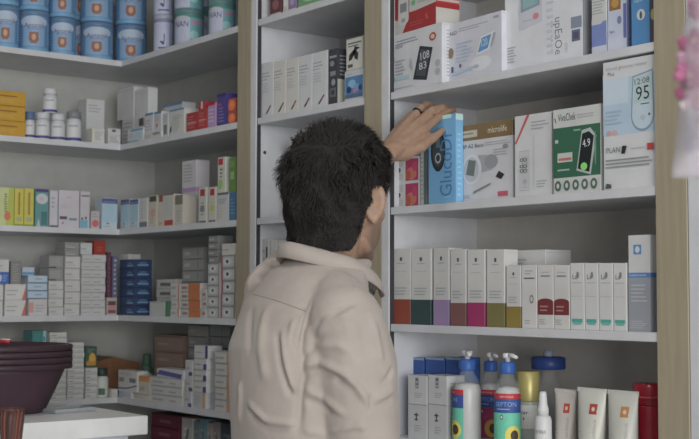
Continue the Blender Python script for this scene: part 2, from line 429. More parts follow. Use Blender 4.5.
UR = [('p', [(.42, 0), (.98, 0), (.90, 1), (.34, 1)], (180, 181, 186)), ('t', .66, .56, .12, 'upEaOe', (104, 104, 116), -90, .46), ('l', .615, .14, .63, .55, 7, (130, 130, 140)), ('t', .78, .22, .05, '09/', LINE, -90, .12), ('r', .86, .38, .99, .52, (112, 122, 138)), ('r', .87, .22, .97, .36, (84, 90, 110)), ('r', .89, .25, .95, .33, (70, 74, 92)),
      ('p', [(.20, .50), (.50, .56), (.50, 1), (.20, 1)], (166, 168, 176)), ('p', [(.22, .72), (.47, .77), (.47, 1), (.22, 1)], (120, 132, 146)), ('p', [(.25, .76), (.44, .80), (.44, 1), (.25, 1)], (120, 152, 158)), ('e', .42, .64, .04, .04, (180, 110, 122)), ('r', .25, .60, .38, .61, LINE),
      ('l', .04, .10, .16, .32, 6, LINE), ('l', .56, .1, .66, .9, 9, (166, 168, 174))]
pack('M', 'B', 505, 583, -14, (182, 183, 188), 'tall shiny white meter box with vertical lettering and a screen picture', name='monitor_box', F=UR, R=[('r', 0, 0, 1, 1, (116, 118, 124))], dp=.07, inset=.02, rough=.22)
# small panel with a barcode-like block on the same pack is the neighbour pack behind
LF = [('r', .0, .0, 1, .54, (104, 118, 168)), ('r', 0, 0, 1, .14, (168, 172, 184)), ('p', [(0, .5), (.6, .5), (1, .58), (1, .62), (0, .60)], (170, 171, 172)), ('l', .08, .66, .9, .95, 6, LINE)]
pack('M', 'B', 592, 607, -6, (172, 173, 172), 'white and violet-blue leaflet pack just right of the tall shiny meter box', name='supplement_box', F=LF, dp=.05, inset=.02)
LM = [('r', .1, .70, .7, .95, (126, 90, 48)), ('e', .4, .82, .2, .08, (160, 120, 66)), ('e', .62, .52, .12, .07, (104, 116, 150)), ('t', .12, .32, .05, 'lipo', (88, 100, 150)), ('r', 0, 0, 1, .24, (170, 174, 190)), ('r', .84, .2, 1, .78, (90, 98, 156))]
pack('M', 'B', 608, 627, -8, (166, 172, 190), 'pale blue pack with a brown square near its top, top shelf', name='supplement_box', F=LM, dp=.05, inset=.02)
PB = [('r', 0, 0, .09, 1, (36, 40, 74)), ('e', .45, .56, .16, .10, (168, 172, 176)), ('e', .45, .55, .05, .07, (74, 70, 84)), ('r', .78, .0, 1, 1, (64, 62, 76)), ('e', .9, .52, .08, .10, (150, 140, 90)), ('t', .2, .8, .06, 'digital', (150, 180, 205))]
pack('M', 'B', 629.5, 656, -10, (66, 118, 164), 'bright blue pack with a dark spine beside the right beige post, top shelf', name='supplement_box', F=PB, dp=.06, inset=.012)

# shelf C: meters at hand height
pinkF = [('r', .5, .04, .98, .92, (150, 50, 84)), ('e', .72, .32, .20, .26, (168, 96, 84)), ('e', .60, .26, .10, .2, (150, 76, 60)), ('e', .85, .60, .1, .2, (164, 58, 92)), ('e', .27, .5, .05, .09, (60, 60, 66)), ('l', .05, .1, .42, .4, 4, LINE), ('l', .05, .62, .42, .9, 4, LINE)]
a_ = 'small white carton with a pink fruit picture, lower of the two under the person\'s hand'
pack('M', 'C', 392.5, 419, 182, (170, 171, 172), a_, F=pinkF, dp=.08, inset=.03, group='pink fruit cartons')
pack('M', 'C', 392.5, 419, 157.5, (170, 171, 172), 'small white carton with a pink fruit picture, upper of the two under the person\'s hand', F=pinkF, dp=.08, inset=.03, on=a_, group='pink fruit cartons')
pack('M', 'C', 420.5, 426.5, 150, (166, 168, 168), 'slim white and dark carton tucked left of the blue meter box', F=[('r', .55, 0, 1, 1, (84, 98, 100)), ('l', .1, .1, .5, .9, 10, LINE)], dp=.07, inset=.03)
GD = [('e', .36, .60, .27, .235, (36, 42, 48)), ('e', .36, .61, .21, .19, (58, 66, 70)), ('e', .36, .52, .11, .06, (150, 156, 158)), ('e', .36, .52, .07, .04, (46, 52, 56)), ('r', .29, .64, .43, .74, (92, 104, 106)), ('e', .44, .80, .03, .015, (180, 182, 182)),
      ('t', .86, .08, .20, 'GlucoDr', (58, 112, 160), 90, .74), ('r', .02, .0, .05, 1, (100, 150, 184)), ('l', .60, .05, .9, .09, 1, (120, 170, 200)), ('r', .0, .955, .86, 1, (150, 196, 216))]
pack('M', 'C', 428.5, 456, 115.5, (96, 150, 190), 'light blue glucose meter box that the person is taking', name='meter_box', F=GD, R=[('r', 0, .0, 1, .93, (104, 154, 190)), ('l', .2, .06, .8, .8, 12, (120, 170, 200)), ('r', 0, .93, 1, 1, (160, 200, 214))], dp=.022, inset=.008)
ML = [('r', 0, .80, 1, 1, (112, 92, 60)), ('r', .07, .84, .36, .93, (166, 160, 146)), ('l', .09, .86, .34, .92, 1, (130, 118, 96)), ('t', .56, .865, .08, 'microlife', (186, 182, 170), 0, .34), ('t', .08, .70, .05, 'BP A2 Basic', INK, 0, .40), ('l', .5, .70, .96, .76, 2, LINE),
      ('p', [(.34, .36), (.64, .40), (.62, .58), (.38, .60)], (140, 142, 146)), ('e', .26, .42, .18, .20, (178, 180, 184)), ('e', .25, .42, .14, .16, (158, 160, 164)), ('p', [(.15, .36), (.30, .33), (.34, .53), (.20, .55)], (96, 102, 98)), ('e', .62, .50, .12, .09, (128, 130, 134)),
      ('l', .66, .56, .95, .66, 3, LINE), ('p', [(.70, .30), (.80, .26), (.86, .32), (.76, .37)], (44, 44, 48)), ('p', [(.28, .10), (.6, .2), (.62, .23), (.30, .14)], (110, 112, 116)), ('r', .74, .05, .92, .11, (168, 76, 88)), ('l', .05, .05, .30, .10, 2, LINE), ('e', .88, .67, .05, .03, (120, 122, 126))]
pack('M', 'C', 458.5, 513, 123, (172, 173, 177), 'white monitor box with a brown gold top band and a gauge picture', name='monitor_box', F=ML, R=[('r', 0, .8, 1, 1, (120, 100, 72)), ('l', .2, .1, .8, .7, 9, LINE)], dp=.09, inset=.032)
WR = [('p', [(.0, .66), (.05, .66), (.42, 1), (.34, 1)], (168, 78, 80)), ('r', .13, .08, .40, .57, (150, 152, 156)), ('r', .14, .09, .39, .56, (166, 167, 170)), ('r', .2, .28, .36, .50, (156, 160, 160)), ('t', .345, .30, .13, '88:8', (84, 86, 92), 90, .18), ('e', .28, .19, .06, .035, (148, 150, 154)), ('r', .22, .12, .34, .13, LINE), ('l', .46, .80, .94, .92, 3, LINE), ('r', .52, .08, .54, .74, (164, 166, 170)), ('l', .6, .1, .9, .2, 3, LINE)]
pack('M', 'C', 515, 552, 114, (174, 175, 177), 'white carton with a thin red diagonal stripe, between two meter boxes', name='meter_box', F=WR, dp=.07, inset=.02)
GR = [('r', 0, .19, 1, .78, (44, 88, 68)), ('t', .11, .855, .09, 'VivaChek', INK, 0, .38), ('l', .52, .86, .97, .92, 2, LINE), ('p', [(.03, .90), (.06, .84), (.075, .84), (.055, .90)], INK), ('p', [(.50, .26), (.80, .20), (.92, .64), (.80, .74), (.62, .72)], (150, 160, 158)),
      ('p', [(.53, .28), (.77, .23), (.87, .64), (.77, .70), (.63, .68)], (30, 34, 36)), ('t', .64, .52, .09, '4.9', (190, 196, 196), 5, .16), ('e', .66, .30, .07, .045, (110, 190, 90)), ('e', .9, .5, .02, .2, (90, 130, 110)), ('r', .10, .37, .42, .48, (160, 170, 164)), ('r', .12, .39, .4, .42, (170, 92, 90)),
      ('r', .10, .27, .36, .29, (130, 160, 146)), ('r', .05, .6, .12, .64, (150, 170, 160)), ('r', .45, .72, .6, .74, (110, 150, 130))] + [('e', .11 + .19*i, .095, .068, .062, (72, 92, 84)) for i in range(5)] + [('e', .11 + .19*i, .095, .03, .03, (166, 172, 168)) for i in range(5)]
pack('M', 'C', 553.5, 601, 107, (170, 172, 170), 'white and dark green glucose meter box with five round icons', name='meter_box', F=GR, dp=.07, inset=.012)
PL = [('r', 0, .42, 1, .90, (150, 170, 186)), ('r', 0, .66, .5, .90, (164, 178, 190)), ('r', 0, .86, 1, .90, (176, 178, 180)), ('t', .06, .93, .030, 'blood glucose meter', LINE, 0, .8), ('t', .10, .885, .03, 'Plus', INK),
      ('e', .77, .55, .22, .125, (112, 132, 148)), ('p', [(.55, .55), (.585, .855), (.97, .89), (.99, .55)], (112, 132, 148)), ('e', .77, .555, .20, .11, (158, 174, 184)), ('p', [(.57, .555), (.605, .845), (.955, .875), (.97, .555)], (158, 174, 184)), ('p', [(.61, .645), (.63, .835), (.945, .865), (.955, .66)], (150, 168, 170)), ('t', .655, .665, .105, '95', (36, 42, 46), 2, .25), ('t', .63, .785, .045, '12:08', (60, 70, 74), 3, .28), ('r', .74, .63, .9, .638, (60, 70, 74)),
      ('e', .78, .53, .05, .022, (150, 160, 170)), ('e', .90, .55, .02, .01, INK), ('e', .12, .44, .04, .02, (180, 130, 130)), ('e', .24, .44, .05, .02, (180, 140, 140)), ('l', .05, .50, .4, .62, 4, (140, 156, 172)),
      ('t', .07, .285, .042, 'PLAN', (100, 104, 110), 0, .26), ('p', [(.36, .27), (.43, .27), (.47, .33), (.38, .33)], (40, 44, 48)), ('r', .55, .30, .82, .305, LINE), ('l', .05, .16, .95, .24, 3, (120, 122, 126)), ('r', .86, .28, .98, .33, (160, 56, 60)), ('p', [(.04, .01), (.16, .01), (.16, .04), (.07, .05)], INK)]
pack('M', 'C', 604, 656, 58.5, (176, 177, 179), 'tall white and pale blue meter box reading 95 beside the right beige post', name='meter_box', F=PL, dp=.06, inset=.006)

# shelf D: serum boxes
def serum(x0, x1, yt, low, label, split=.30, mark=INK, inset=.012, body=(170, 170, 168), extra=(), right=True, dp=.042, grp='serum boxes'):
    F = [('r', 0, 0, 1, split, low), ('r', .44, .84, .56, .89, mark), ('r', .30, .80, .70, .812, LINE), ('r', .2, .70, .8, .705, LINE), ('l', .15, split + .05, .85, split + .17, 3, LINE)] + list(extra)
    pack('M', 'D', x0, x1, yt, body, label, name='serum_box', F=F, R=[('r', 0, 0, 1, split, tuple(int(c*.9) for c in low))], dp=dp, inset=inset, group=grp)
serum(391.8, 410.5, 249, (126, 60, 48), 'white serum box with a rust red base, leftmost on the serum shelf', .33)
serum(411.2, 431, 249, (44, 64, 64), 'white serum box with a dark teal base', .33)
serum(433.5, 449, 248, (132, 112, 148), 'white serum box with a lilac base', .33)
serum(450.5, 466, 249.5, (108, 74, 72), 'white serum box with a dull brown base', .30)
serum(467.5, 485, 249.5, (138, 42, 88), 'white serum box with a magenta base', .31)
serum(487, 504.5, 249.5, (104, 98, 58), 'white serum box with a dark olive base', .31)
serum(506.5, 521, 265.5, (122, 104, 44), 'shorter white serum box with a mustard olive base', .34)
BW = dict(inset=.012, dp=.042)
pack('M', 'D', 511, 546, 250, (166, 167, 166), 'wide white carton standing behind the short serum boxes', name='serum_box', F=[('l', .1, .8, .5, .9, 2, LINE)], dp=.08, inset=.07)
pack('M', 'D', 522, 537, 265, (174, 173, 171), 'white serum box with a black line and small round emblem', name='serum_box', F=[('r', .15, .78, .85, .80, INK), ('l', .2, .84, .8, .93, 2, LINE), ('e', .66, .46, .14, .07, (120, 112, 108)), ('e', .66, .46, .08, .04, (170, 166, 162)), ('l', .2, .06, .7, .14, 2, LINE)], group='serum boxes', **BW)
for (x0, x1, l) in ((538, 553.5, 'white box with a wavy maroon band, left of its twin'), (554.3, 569.5, 'white box with a wavy maroon band, right of its twin')):
    F = [('r', 0, .22, 1, .42, (104, 44, 46)), ('e', .5, .42, .5, .055, (104, 44, 46)), ('l', .15, .26, .7, .38, 2, (150, 110, 110)), ('r', .2, .82, .8, .835, INK), ('r', .2, .88, .75, .89, LINE), ('l', .1, .06, .6, .16, 3, LINE)]
    pack('M', 'D', x0, x1, 265, (172, 171, 169), l, name='serum_box', F=F, group='maroon band boxes', **BW)
for i, (x0, x1) in enumerate(((570.5, 584.5), (585.2, 598.5), (599.3, 613), (613.8, 627))):
    F = [('t', .18, .76, .07, 'La', INK, 0), ('e', .55, .82, .10, .05, (110, 112, 114)), ('r', .15, .70, .85, .71, LINE), ('r', .1, .50, .9, .505, LINE), ('r', .12, .115, .88, .165, (60, 138, 128)), ('p', [(.25, .08), (.75, .08), (.88, .12), (.12, .12)], (84, 150, 142))]
    pack('M', 'D', x0, x1, 263, (173, 173, 172), ['first', 'second', 'third', 'fourth'][i] + ' from the left of four white boxes with a teal mark at the base', name='serum_box', F=F, group='teal mark boxes', **BW)
TB = [('r', 0, 0, 1, .56, (126, 130, 138)), ('r', 0, .56, 1, .61, (66, 108, 160)), ('t', .06, .575, .025, 'hyaluronic', (176, 180, 186), 0, .8), ('r', .26, .80, .62, .90, (74, 116, 164)), ('e', .44, .85, .11, .035, (170, 176, 184)), ('l', .12, .3, .9, .5, 5, (150, 153, 160)), ('l', .08, .03, .95, .12, 4, (150, 153, 160))]
pack('M', 'D', 629, 650.5, 235, (170, 171, 172), 'tall grey and white box with a blue band beside the right beige post', name='serum_box', F=TB, R=[('r', 0, 0, 1, .56, (128, 132, 140)), ('r', 0, .56, 1, .61, (66, 108, 160))], dp=.055, inset=.012)

# shelf E: bottles and tubes (only their upper halves show)
for i, (x0, x1) in enumerate(((405, 424), (425.5, 444.5), (446, 465))):
    pack('M', 'E', x0, x1, 357.5, (46, 78, 140), ['leftmost', 'middle', 'rightmost'][i] + ' of three tall blue boxes behind the white cartons', name='cream_box', F=[('r', .0, .97, 1, 1, (120, 140, 168)), ('l', .2, .4, .8, .6, 3, (84, 112, 160))], T=[('r', .05, .05, .95, .95, (130, 146, 170))], dp=.05, inset=.075, group='blue boxes on the lowest shelf')
CR = lambda: [('r', .0, .985, 1, 1, (120, 122, 126)), ('e', .45, .66, .035, .11, INK), ('e', .45, .70, .12, .03, INK), ('e', .45, .56, .10, .025, INK), ('l', .35, .2, .75, .42, 3, LINE)]
LG = lambda: [('r', .4, .56, .56, .92, (100, 102, 108)), ('r', .43, .60, .53, .66, (160, 162, 166)), ('r', .43, .74, .53, .8, (160, 162, 166)), ('l', .36, .22, .8, .42, 3, LINE)]
for i, (x0, x1) in enumerate(((408, 427), (428.2, 447))):
    lr = ['left', 'right'][i]
    a_ = 'white carton with a cross emblem, lower in the %s pile of the lowest shelf' % lr
    pack('M', 'E', x0, x1, 404.5, (166, 167, 168), a_, name='cream_box', F=CR(), R=[('l', .2, .2, .8, .8, 6, LINE)], dp=.055, inset=.012, group='white cartons on the lowest shelf')
    pack('M', 'E', x0, x1, 375.5, (168, 169, 170), 'white carton with a grey bar, upper in the %s pile of the lowest shelf' % lr, name='cream_box', F=LG(), R=[('l', .2, .2, .8, .8, 5, LINE)], dp=.055, inset=.012, on=a_, group='white cartons on the lowest shelf')

def root_at(name, lev, xc, inset, label, cat, group=None):
    b = Vector((-3, YM + inset, LEV[lev])); d = Vector((1, 0, 0)); P = b + d*solve_px(b, d, xc)
    r = empty(name, P); tag(r, label, cat, group); return r, P
CLEAR = mat((168, 172, 172), .12, .5, alpha=.16, key='clear')
CREAMY = mat((172, 173, 172), .35)
def wrap_label(mb, els, r0, W, H, z0, a0, base):
    "print curved round a bottle of radius r0, width W metres centred on angle a0"
    mapf = lambda u, v, o: ((r0 + o)*math.cos(a0 + (u - W/2)/r0), (r0 + o)*math.sin(a0 + (u - W/2)/r0), z0 + v)
    put(mb, els, W, H, mapf, nseg=14)
FRONT = -PI/2 + math.radians(33)    # the side of a round pack that faces the aisle
def pump_bottle(xc, yt, rpx, inset, label, cols, turn, frontclear=False):
    r, P = root_at('pump_bottle', 'E', xc, inset, label, 'bottle', 'pump bottles')
    H = solve_py(P, yt); R_ = rpx*(P-CAM).dot(F0)/FPX
    mb = MB(); zb = H*.58
    mb.lathe([(R_*.92, 0), (R_, .006), (R_, zb), (R_*.97, zb+.008), (R_*.80, zb+.022), (R_*.52, zb+.036), (R_*.44, zb+.044), (R_*.44, H*.80)], CLEAR)
    mb.lathe([(R_*.86, .004), (R_*.93, .008), (R_*.93, zb-.002), (R_*.80, zb+.012), (R_*.3, zb+.016)], CREAMY)
    mb.build('bottle_body', r)
    lb = MB(); W = R_*2.5; top, mid = cols
    wrap_label(lb, [('r', 0, 0, 1, .985, (166, 168, 168)), ('r', .0, .88, 1, .98, (168, 44, 52)), ('t', .30, .905, .035, 'SEPTONA', (190, 170, 172), 0, .42), ('r', 0, .62, 1, .88, (52, 74, 132)), ('t', .16, .74, .085, 'SEPTON', (120, 146, 190), 0, .64), ('r', .2, .68, .6, .70, (120, 140, 180)),
                    ('r', 0, 0, 1, .62, mid), ('e', .36, .54, .05, .045, (60, 70, 70)), ('e', .36, .54, .03, .028, (180, 184, 184)), ('l', .2, .40, .6, .46, 2, (190, 192, 190)), ('e', .7, .2, .24, .18, top), ('e', .74, .2, .12, .10, (70, 60, 50))], R_ + .0006, W, zb*.94, .012, FRONT + turn, None)
    lb.build('label', r)
    c = MB(); c.lathe([(R_*.56, H*.79), (R_*.58, H*.80), (R_*.58, H*.89), (R_*.50, H*.905), (R_*.30, H*.91)], mat((44, 84, 150), .4)); c.build('collar', r)
    p = MB(); wm = mat((182, 183, 184), .35)
    p.lathe([(R_*.2, H*.90), (R_*.2, H*.945), (R_*.36, H*.95), (R_*.36, H*.99), (R_*.30, H)], wm, n=18)
    a = -.25 + turn*.3
    p.tube([(0, 0, H*.975), (R_*.7*math.cos(a), R_*.7*math.sin(a), H*.975), (R_*1.25*math.cos(a), R_*1.25*math.sin(a), H*.962)], [R_*.22, R_*.17, R_*.12], wm, 10); p.build('pump_head', r)
pump_bottle(467.5, 350.5, 14.5, .035, 'clear pump bottle with blue collar beside the white cartons, label mostly turned away', ((196, 176, 70), (84, 168, 144)), -1.25)
pump_bottle(491, 352.5, 11.5, .104, 'clear pump bottle with a magenta label, behind and between its two neighbours', ((176, 140, 60), (140, 52, 92)), -.2)
pump_bottle(508, 353, 13.5, .028, 'clear pump bottle with a mint green label, nearest the gold capped bottle', ((196, 180, 70), (84, 172, 146)), .1)
# blue capped dispenser behind
r, P = root_at('dispenser_bottle', 'E', 549, .16, 'clear bottle with a wide dark blue cap at the back of the lowest shelf', 'bottle')
H = solve_py(P, 350); mb = MB(); mb.lathe([(.036, 0), (.038, .006), (.038, H*.5), (.030, H*.62), (.016, H*.70), (.016, H*.83)], CLEAR); mb.build('bottle_body', r)
mb = MB(); mb.lathe([(.036, H*.80), (.038, H*.81), (.038, H*.92), (.034, H*.93)], mat((36, 56, 110), .4)); mb.build('cap', r)
mb = MB(); mb.lathe([(.010, H*.93), (.012, H*.95), (.010, H)], mat((120, 128, 146), .4), n=16); mb.build('nozzle', r)
# gold capped bottle
r, P = root_at('lotion_bottle', 'E', 528.5, .085, 'bottle with a big matte gold cap behind the small white spray', 'bottle')
H = solve_py(P, 371); R_ = 11*(P-CAM).dot(F0)/FPX
mb = MB(); mb.lathe([(R_*.95, 0), (R_, .005), (R_, H*.60), (R_*.97, H*.62), (R_*.9, H*.625)], mat((150, 158, 152), .2, alpha=.75, key='frost')); mb.build('bottle_body', r)
mb = MB(); wrap_label(mb, [('r', 0, .0, 1, 1, (174, 175, 172)), ('t', .18, .62, .16, 'inar', (50, 52, 56), 0, .42), ('e', .40, .42, .03, .06, INK), ('l', .2, .1, .7, .3, 3, LINE)], R_ + .0006, R_*2.2, H*.30, H*.27, FRONT, None); mb.build('label', r)
mb = MB(); mb.lathe([(R_*1.02, H*.615), (R_*1.04, H*.63), (R_*1.04, H*.985), (R_*.96, H)], mat((152, 142, 84), .35, metal=.25)); mb.build('cap', r)
# small white spray
r, P = root_at('spray_bottle', 'E', 543.3, .012, 'small white spray bottle in front of the gold capped bottle', 'bottle')
H = solve_py(P, 391.5); R_ = 8.6*(P-CAM).dot(F0)/FPX; wm = mat((176, 177, 178), .35)
mb = MB(); mb.lathe([(R_*.94, 0), (R_, .004), (R_, H*.56), (R_*.86, H*.62), (R_*.6, H*.64)], wm); mb.build('bottle_body', r)
mb = MB(); wrap_label(mb, [('t', .1, .6, .13, 'IN WAX', (110, 112, 118), 0, .66), ('l', .12, .3, .85, .5, 3, LINE), ('l', .12, .05, .7, .2, 3, LINE)], R_ + .0003, R_*1.9, H*.48, .01, FRONT, None); mb.build('label', r)
mb = MB(); mb.lathe([(R_*.66, H*.635), (R_*.66, H*.74), (R_*.52, H*.80), (R_*.42, H*.97), (R_*.34, H)], wm, n=20); mb.tube([(0, 0, H*.93), (.006, -.005, H*.93)], .0022, wm, 8); mb.build('spray_cap', r)
# flattened tubes standing on their caps
def cream_tube(x0, x1, yt, inset, label, sq, body, name_txt):
    r, P = root_at('cream_tube', 'E', (x0+x1)/2, inset, label, 'tube', 'cream tubes')
    dist = (P-CAM).dot(F0); H = solve_py(P, yt); Wd = (x1-x0)*dist/FPX/.78
    mb = MB(); m = mat(body, .33); n = 28; vs = []; fs = []; S = 12
    for i in range(S+1):
        t = i/S; z = .028 + (H-.028)*t
        hx = Wd*.5*(.74 + .26*t); hy = Wd*.36*(1-t)**.8 + .0012
        for k in range(n):
            a = 2*PI*k/n; vs.append((hx*math.copysign(abs(math.cos(a))**(1-.35*t), math.cos(a)), hy*math.sin(a), z))
    for i in range(S):
        for k in range(n): fs.append((i*n+k, i*n+(k+1) % n, (i+1)*n+(k+1) % n, (i+1)*n+k))
    fs.append(tuple(range(n-1, -1, -1))); fs.append(tuple(S*n+k for k in range(n)))
    mb.add(vs, fs, m, True)
    mb.box(-Wd*.5, Wd*.5, -.0016, .0016, H-.008, H+.001, m, .0004)
    def mp(u, v, o):
        t = (v - .028)/(H-.028); hx = Wd*.5*(.74 + .26*t); hy = Wd*.36*(1-t)**.8 + .0012
        q = max(-.98, min(.98, u/hx)); return (u, -hy*math.sqrt(1-q*q) - o - .0004, v)
    put(mb, [('r', .06, .66, .30, .80, sq), ('e', .18, .73, .05, .03, (190, 160, 150)), ('t', .30, .30, .045, name_txt, (140, 136, 132), 90, .30), ('l', -.3, .34, -.05, .44, 2, LINE)], Wd, H, mp, nseg=6)
    mb.build('tube_body', r)
    c = MB(); c.lathe([(Wd*.32, 0), (Wd*.35, .003), (Wd*.36, .027), (Wd*.33, .0285)], mat((168, 168, 166), .4), sy=.95); c.build('cap', r)
cream_tube(555, 577.5, 389.5, .05, 'off-white tube with a red square, leftmost of the standing tubes', (164, 66, 54), (172, 166, 160), 'sunblock')
cream_tube(578, 607, 388.5, .030, 'off-white tube with a dark red square, middle of the standing tubes', (146, 58, 50), (172, 172, 164), 'sunblock')
cream_tube(608.5, 639, 391, .032, 'off-white tube with an ochre square, rightmost of the standing tubes', (160, 112, 60), (168, 169, 162), 'sunblock')
# red bottle by the post
r, P = root_at('shampoo_bottle', 'E', 648, .085, 'glossy red bottle beside the right beige post', 'bottle')
H = solve_py(P, 383); rm = mat((138, 24, 40), .22, .5)
mb = MB(); mb.lathe([(.026, 0), (.028, .004), (.028, H*.72), (.0275, H*.73)], rm, sx=1.05, sy=.85); mb.build('bottle_body', r)
mb = MB(); mb.lathe([(.0285, H*.735), (.029, H*.74), (.029, H*.985), (.026, H)], rm, sx=1.05, sy=.85); mb.box(-.0305, .0305, -.0255, .0255, H*.82, H*.845, mat((176, 70, 80), .25), .002); mb.build('cap', r)

# ------------------------------------------------------------------ narrow middle bay
for i, (x0, x1, c) in enumerate(((270, 281, (92, 52, 58)), (283, 287.5, (168, 164, 160)), (288.5, 296, (120, 104, 138)), (298, 322, (96, 138, 96)), (324, 344, (150, 156, 150)))):
    pack('M', 'A', x0, x1, -32, c, ['dark red patterned box at the left end of the top shelf of the narrow bay', 'slim white box on the top shelf of the narrow bay', 'lilac box on the top shelf of the narrow bay', 'green and white box on the top shelf of the narrow bay', 'pale grey box on the top shelf of the narrow bay'][i],
         F=[('e', .5, .25, .3, .1, tuple(min(190, q + 30) for q in c)), ('l', .15, .5, .85, .8, 4, LINE), ('r', 0, 0, 1, .08, (160, 166, 160))], dp=.06, inset=.02)
WS = [('l', .04, .72, .96, .84, 2, LINE), ('r', .0, .69, .5, .70, (110, 112, 118)), ('l', .06, .45, .8, .64, 4, (156, 158, 162)), ('p', [(.36, .06), (.50, .06), (.86, .20), (.76, .22)], (70, 60, 66)), ('p', [(.6, .14), (.66, .13), (.84, .2), (.78, .22)], (140, 80, 86))]
for i, (x0, x1) in enumerate(((261.5, 273), (273.7, 285.8), (286.5, 298.4), (299.1, 312), (312.7, 327))):
    pack('M', 'B', x0, x1, [62.5, 60.5, 58, 55, 51.5][i], (174, 175, 178) if i in (0, 3, 4) else (176, 175, 170), ['first', 'second', 'third', 'fourth', 'fifth'][i] + ' from the left of five white boxes with a diagonal stroke', name='supplement_box', F=WS, dp=.07, inset=.012, group='white boxes with diagonal strokes')
BKF = [('r', .1, .84, .9, .88, (130, 132, 136)), ('e', .4, .74, .25, .05, (120, 122, 128)), ('r', .2, .52, .8, .60, (120, 122, 126)), ('e', .55, .40, .22, .06, (134, 136, 140)), ('r', .15, .14, .85, .30, (90, 92, 96)), ('e', .5, .22, .2, .05, (54, 56, 60))]
pack('M', 'B', 328.5, 337.5, 49, (56, 57, 62), 'black printed box right of the five white boxes', name='supplement_box', F=BKF, R=[('r', 0, .0, 1, .45, (150, 152, 140)), ('l', .1, .5, .9, .9, 6, (120, 122, 126))], dp=.07, inset=.012)
a_ = 'white box with a blue scene picture beside the middle beige post'
BLF = [('r', .04, .22, .97, .80, (66, 112, 154)), ('e', .4, .56, .2, .14, (110, 156, 186)), ('e', .65, .42, .2, .12, (94, 140, 176)), ('e', .24, .38, .12, .11, (36, 52, 88)), ('e', .56, .34, .12, .1, (150, 110, 140)), ('e', .84, .40, .1, .1, (44, 64, 104)), ('r', .04, .10, .97, .22, (74, 92, 116)), ('t', .12, .86, .07, 'vitamin', LINE)]
pack('M', 'B', 344.5, 363.5, 70, (168, 170, 174), a_, name='supplement_box', F=BLF, dp=.08, inset=.012)
WK = [('r', .06, .04, .94, .96, (172, 172, 164)), ('r', .12, .82, .88, .86, INK), ('r', .12, .74, .7, .77, INK), ('p', [(.2, .5), (.42, .62), (.5, .36), (.68, .28), (.72, .5), (.6, .6), (.82, .66), (.5, .74), (.34, .34), (.16, .3)], (48, 48, 50)), ('r', .12, .1, .4, .2, INK)]
pack('M', 'B', 346, 363.5, 37.5, (150, 150, 144), 'cream box with a black animal-like splash, on the blue picture box', name='supplement_box', F=WK, dp=.07, inset=.014, on=a_)
pack('M', 'C', 291, 312, 138, (168, 169, 170), 'white box peeking past the left of the person\'s hair', F=[('l', .1, .2, .9, .8, 8, LINE)], dp=.07, inset=.05)
pack('M', 'D', 262, 268.5, 239, (170, 170, 168), 'slim white box at the left of the shelf by the person\'s shoulder', F=[('r', .55, .1, .8, .9, (60, 58, 62)), ('l', .1, .1, .5, .9, 8, LINE)], dp=.06, inset=.02)
pack('M', 'D', 270, 276.5, 240, (172, 171, 170), 'slim white box next to the dark red box by the person\'s shoulder', F=[('l', .1, .1, .9, .6, 8, LINE)], dp=.06, inset=.02)
pack('M', 'D', 277.5, 292, 240, (168, 168, 168), 'dark red fronted box partly behind the person\'s collar', F=[('r', .04, .46, .9, .92, (104, 36, 44)), ('l', .1, .1, .8, .4, 4, LINE)], dp=.06, inset=.02)
# ------------------------------------------------------------------ corner shelving, top shelf: formula tins
def tin(side, lev_z, xc, rpx, yt, label, style, group, h=None, inset=.012, face=None):
    zb = LEV[lev_z] if isinstance(lev_z, str) else lev_z
    r_ = .045
    for _ in range(3):
        if side == 'M': b = Vector((-3, YM + inset + r_, zb)); d = Vector((1, 0, 0))
        else: b = Vector((XL - inset - r_, 1.5, zb)); d = Vector((0, 1, 0))
        P = b + d*solve_px(b, d, xc); r_ = rpx*(P-CAM).dot(F0)/FPX
    H = h or solve_py(P, yt)
    root = empty('formula_tin', P); tag(root, label, 'tin', group)
    mb = MB(); m = mat(style['base'], .3, .5)
    mb.lathe([(r_*.97, 0), (r_, .003), (r_, H-.016)], m, 36, smooth=True)
    a = math.atan2(-P.y, -P.x) if face is None else face
    wrap_label(mb, style['els'], r_ + .0002, r_*2.9, H-.018, .002, a, None)
    mb.build('tin_body', root)
    l = MB(); l.lathe([(r_*1.01, H-.0158), (r_*1.025, H-.012), (r_*1.025, H-.002), (r_*.98, H-.0005), (r_*.9, H-.0004), (r_*.88, H-.003)], mat(style['lid'], .3), 36); l.build('lid', root)
    return H
AP = dict(base=(74, 112, 148), lid=(84, 110, 138), els=[('r', 0, 0, 1, 1, (78, 118, 156)), ('r', .24, .12, .76, .92, (112, 142, 172)), ('r', .0, .0, 1, .10, (96, 142, 176)), ('e', .5, .82, .34, .16, (150, 164, 182)), ('t', .27, .66, .12, 'Aptamil', (66, 62, 104), 0, .46), ('r', .34, .60, .66, .62, (120, 116, 150)),
     ('p', [(.40, .52), (.60, .52), (.61, .30), (.56, .20), (.44, .20), (.39, .30)], (128, 88, 72)), ('e', .5, .38, .05, .09, (168, 132, 110)), ('l', .04, .2, .16, .8, 8, (130, 160, 186)), ('l', .84, .2, .96, .8, 8, (130, 160, 186))])
SM = dict(base=(150, 156, 176), lid=(140, 144, 160), els=[('r', 0, 0, 1, 1, (154, 158, 178)), ('r', .0, .9, 1, 1, (110, 112, 140)), ('p', [(.36, .3), (.46, .2), (.52, .2), (.54, .5), (.50, .56), (.50, .3), (.42, .32)], (72, 66, 104)), ('l', .3, .7, .7, .85, 2, (100, 96, 130)), ('r', .3, .08, .7, .13, (84, 84, 120)), ('r', .7, 0, 1, .9, (130, 140, 164))])
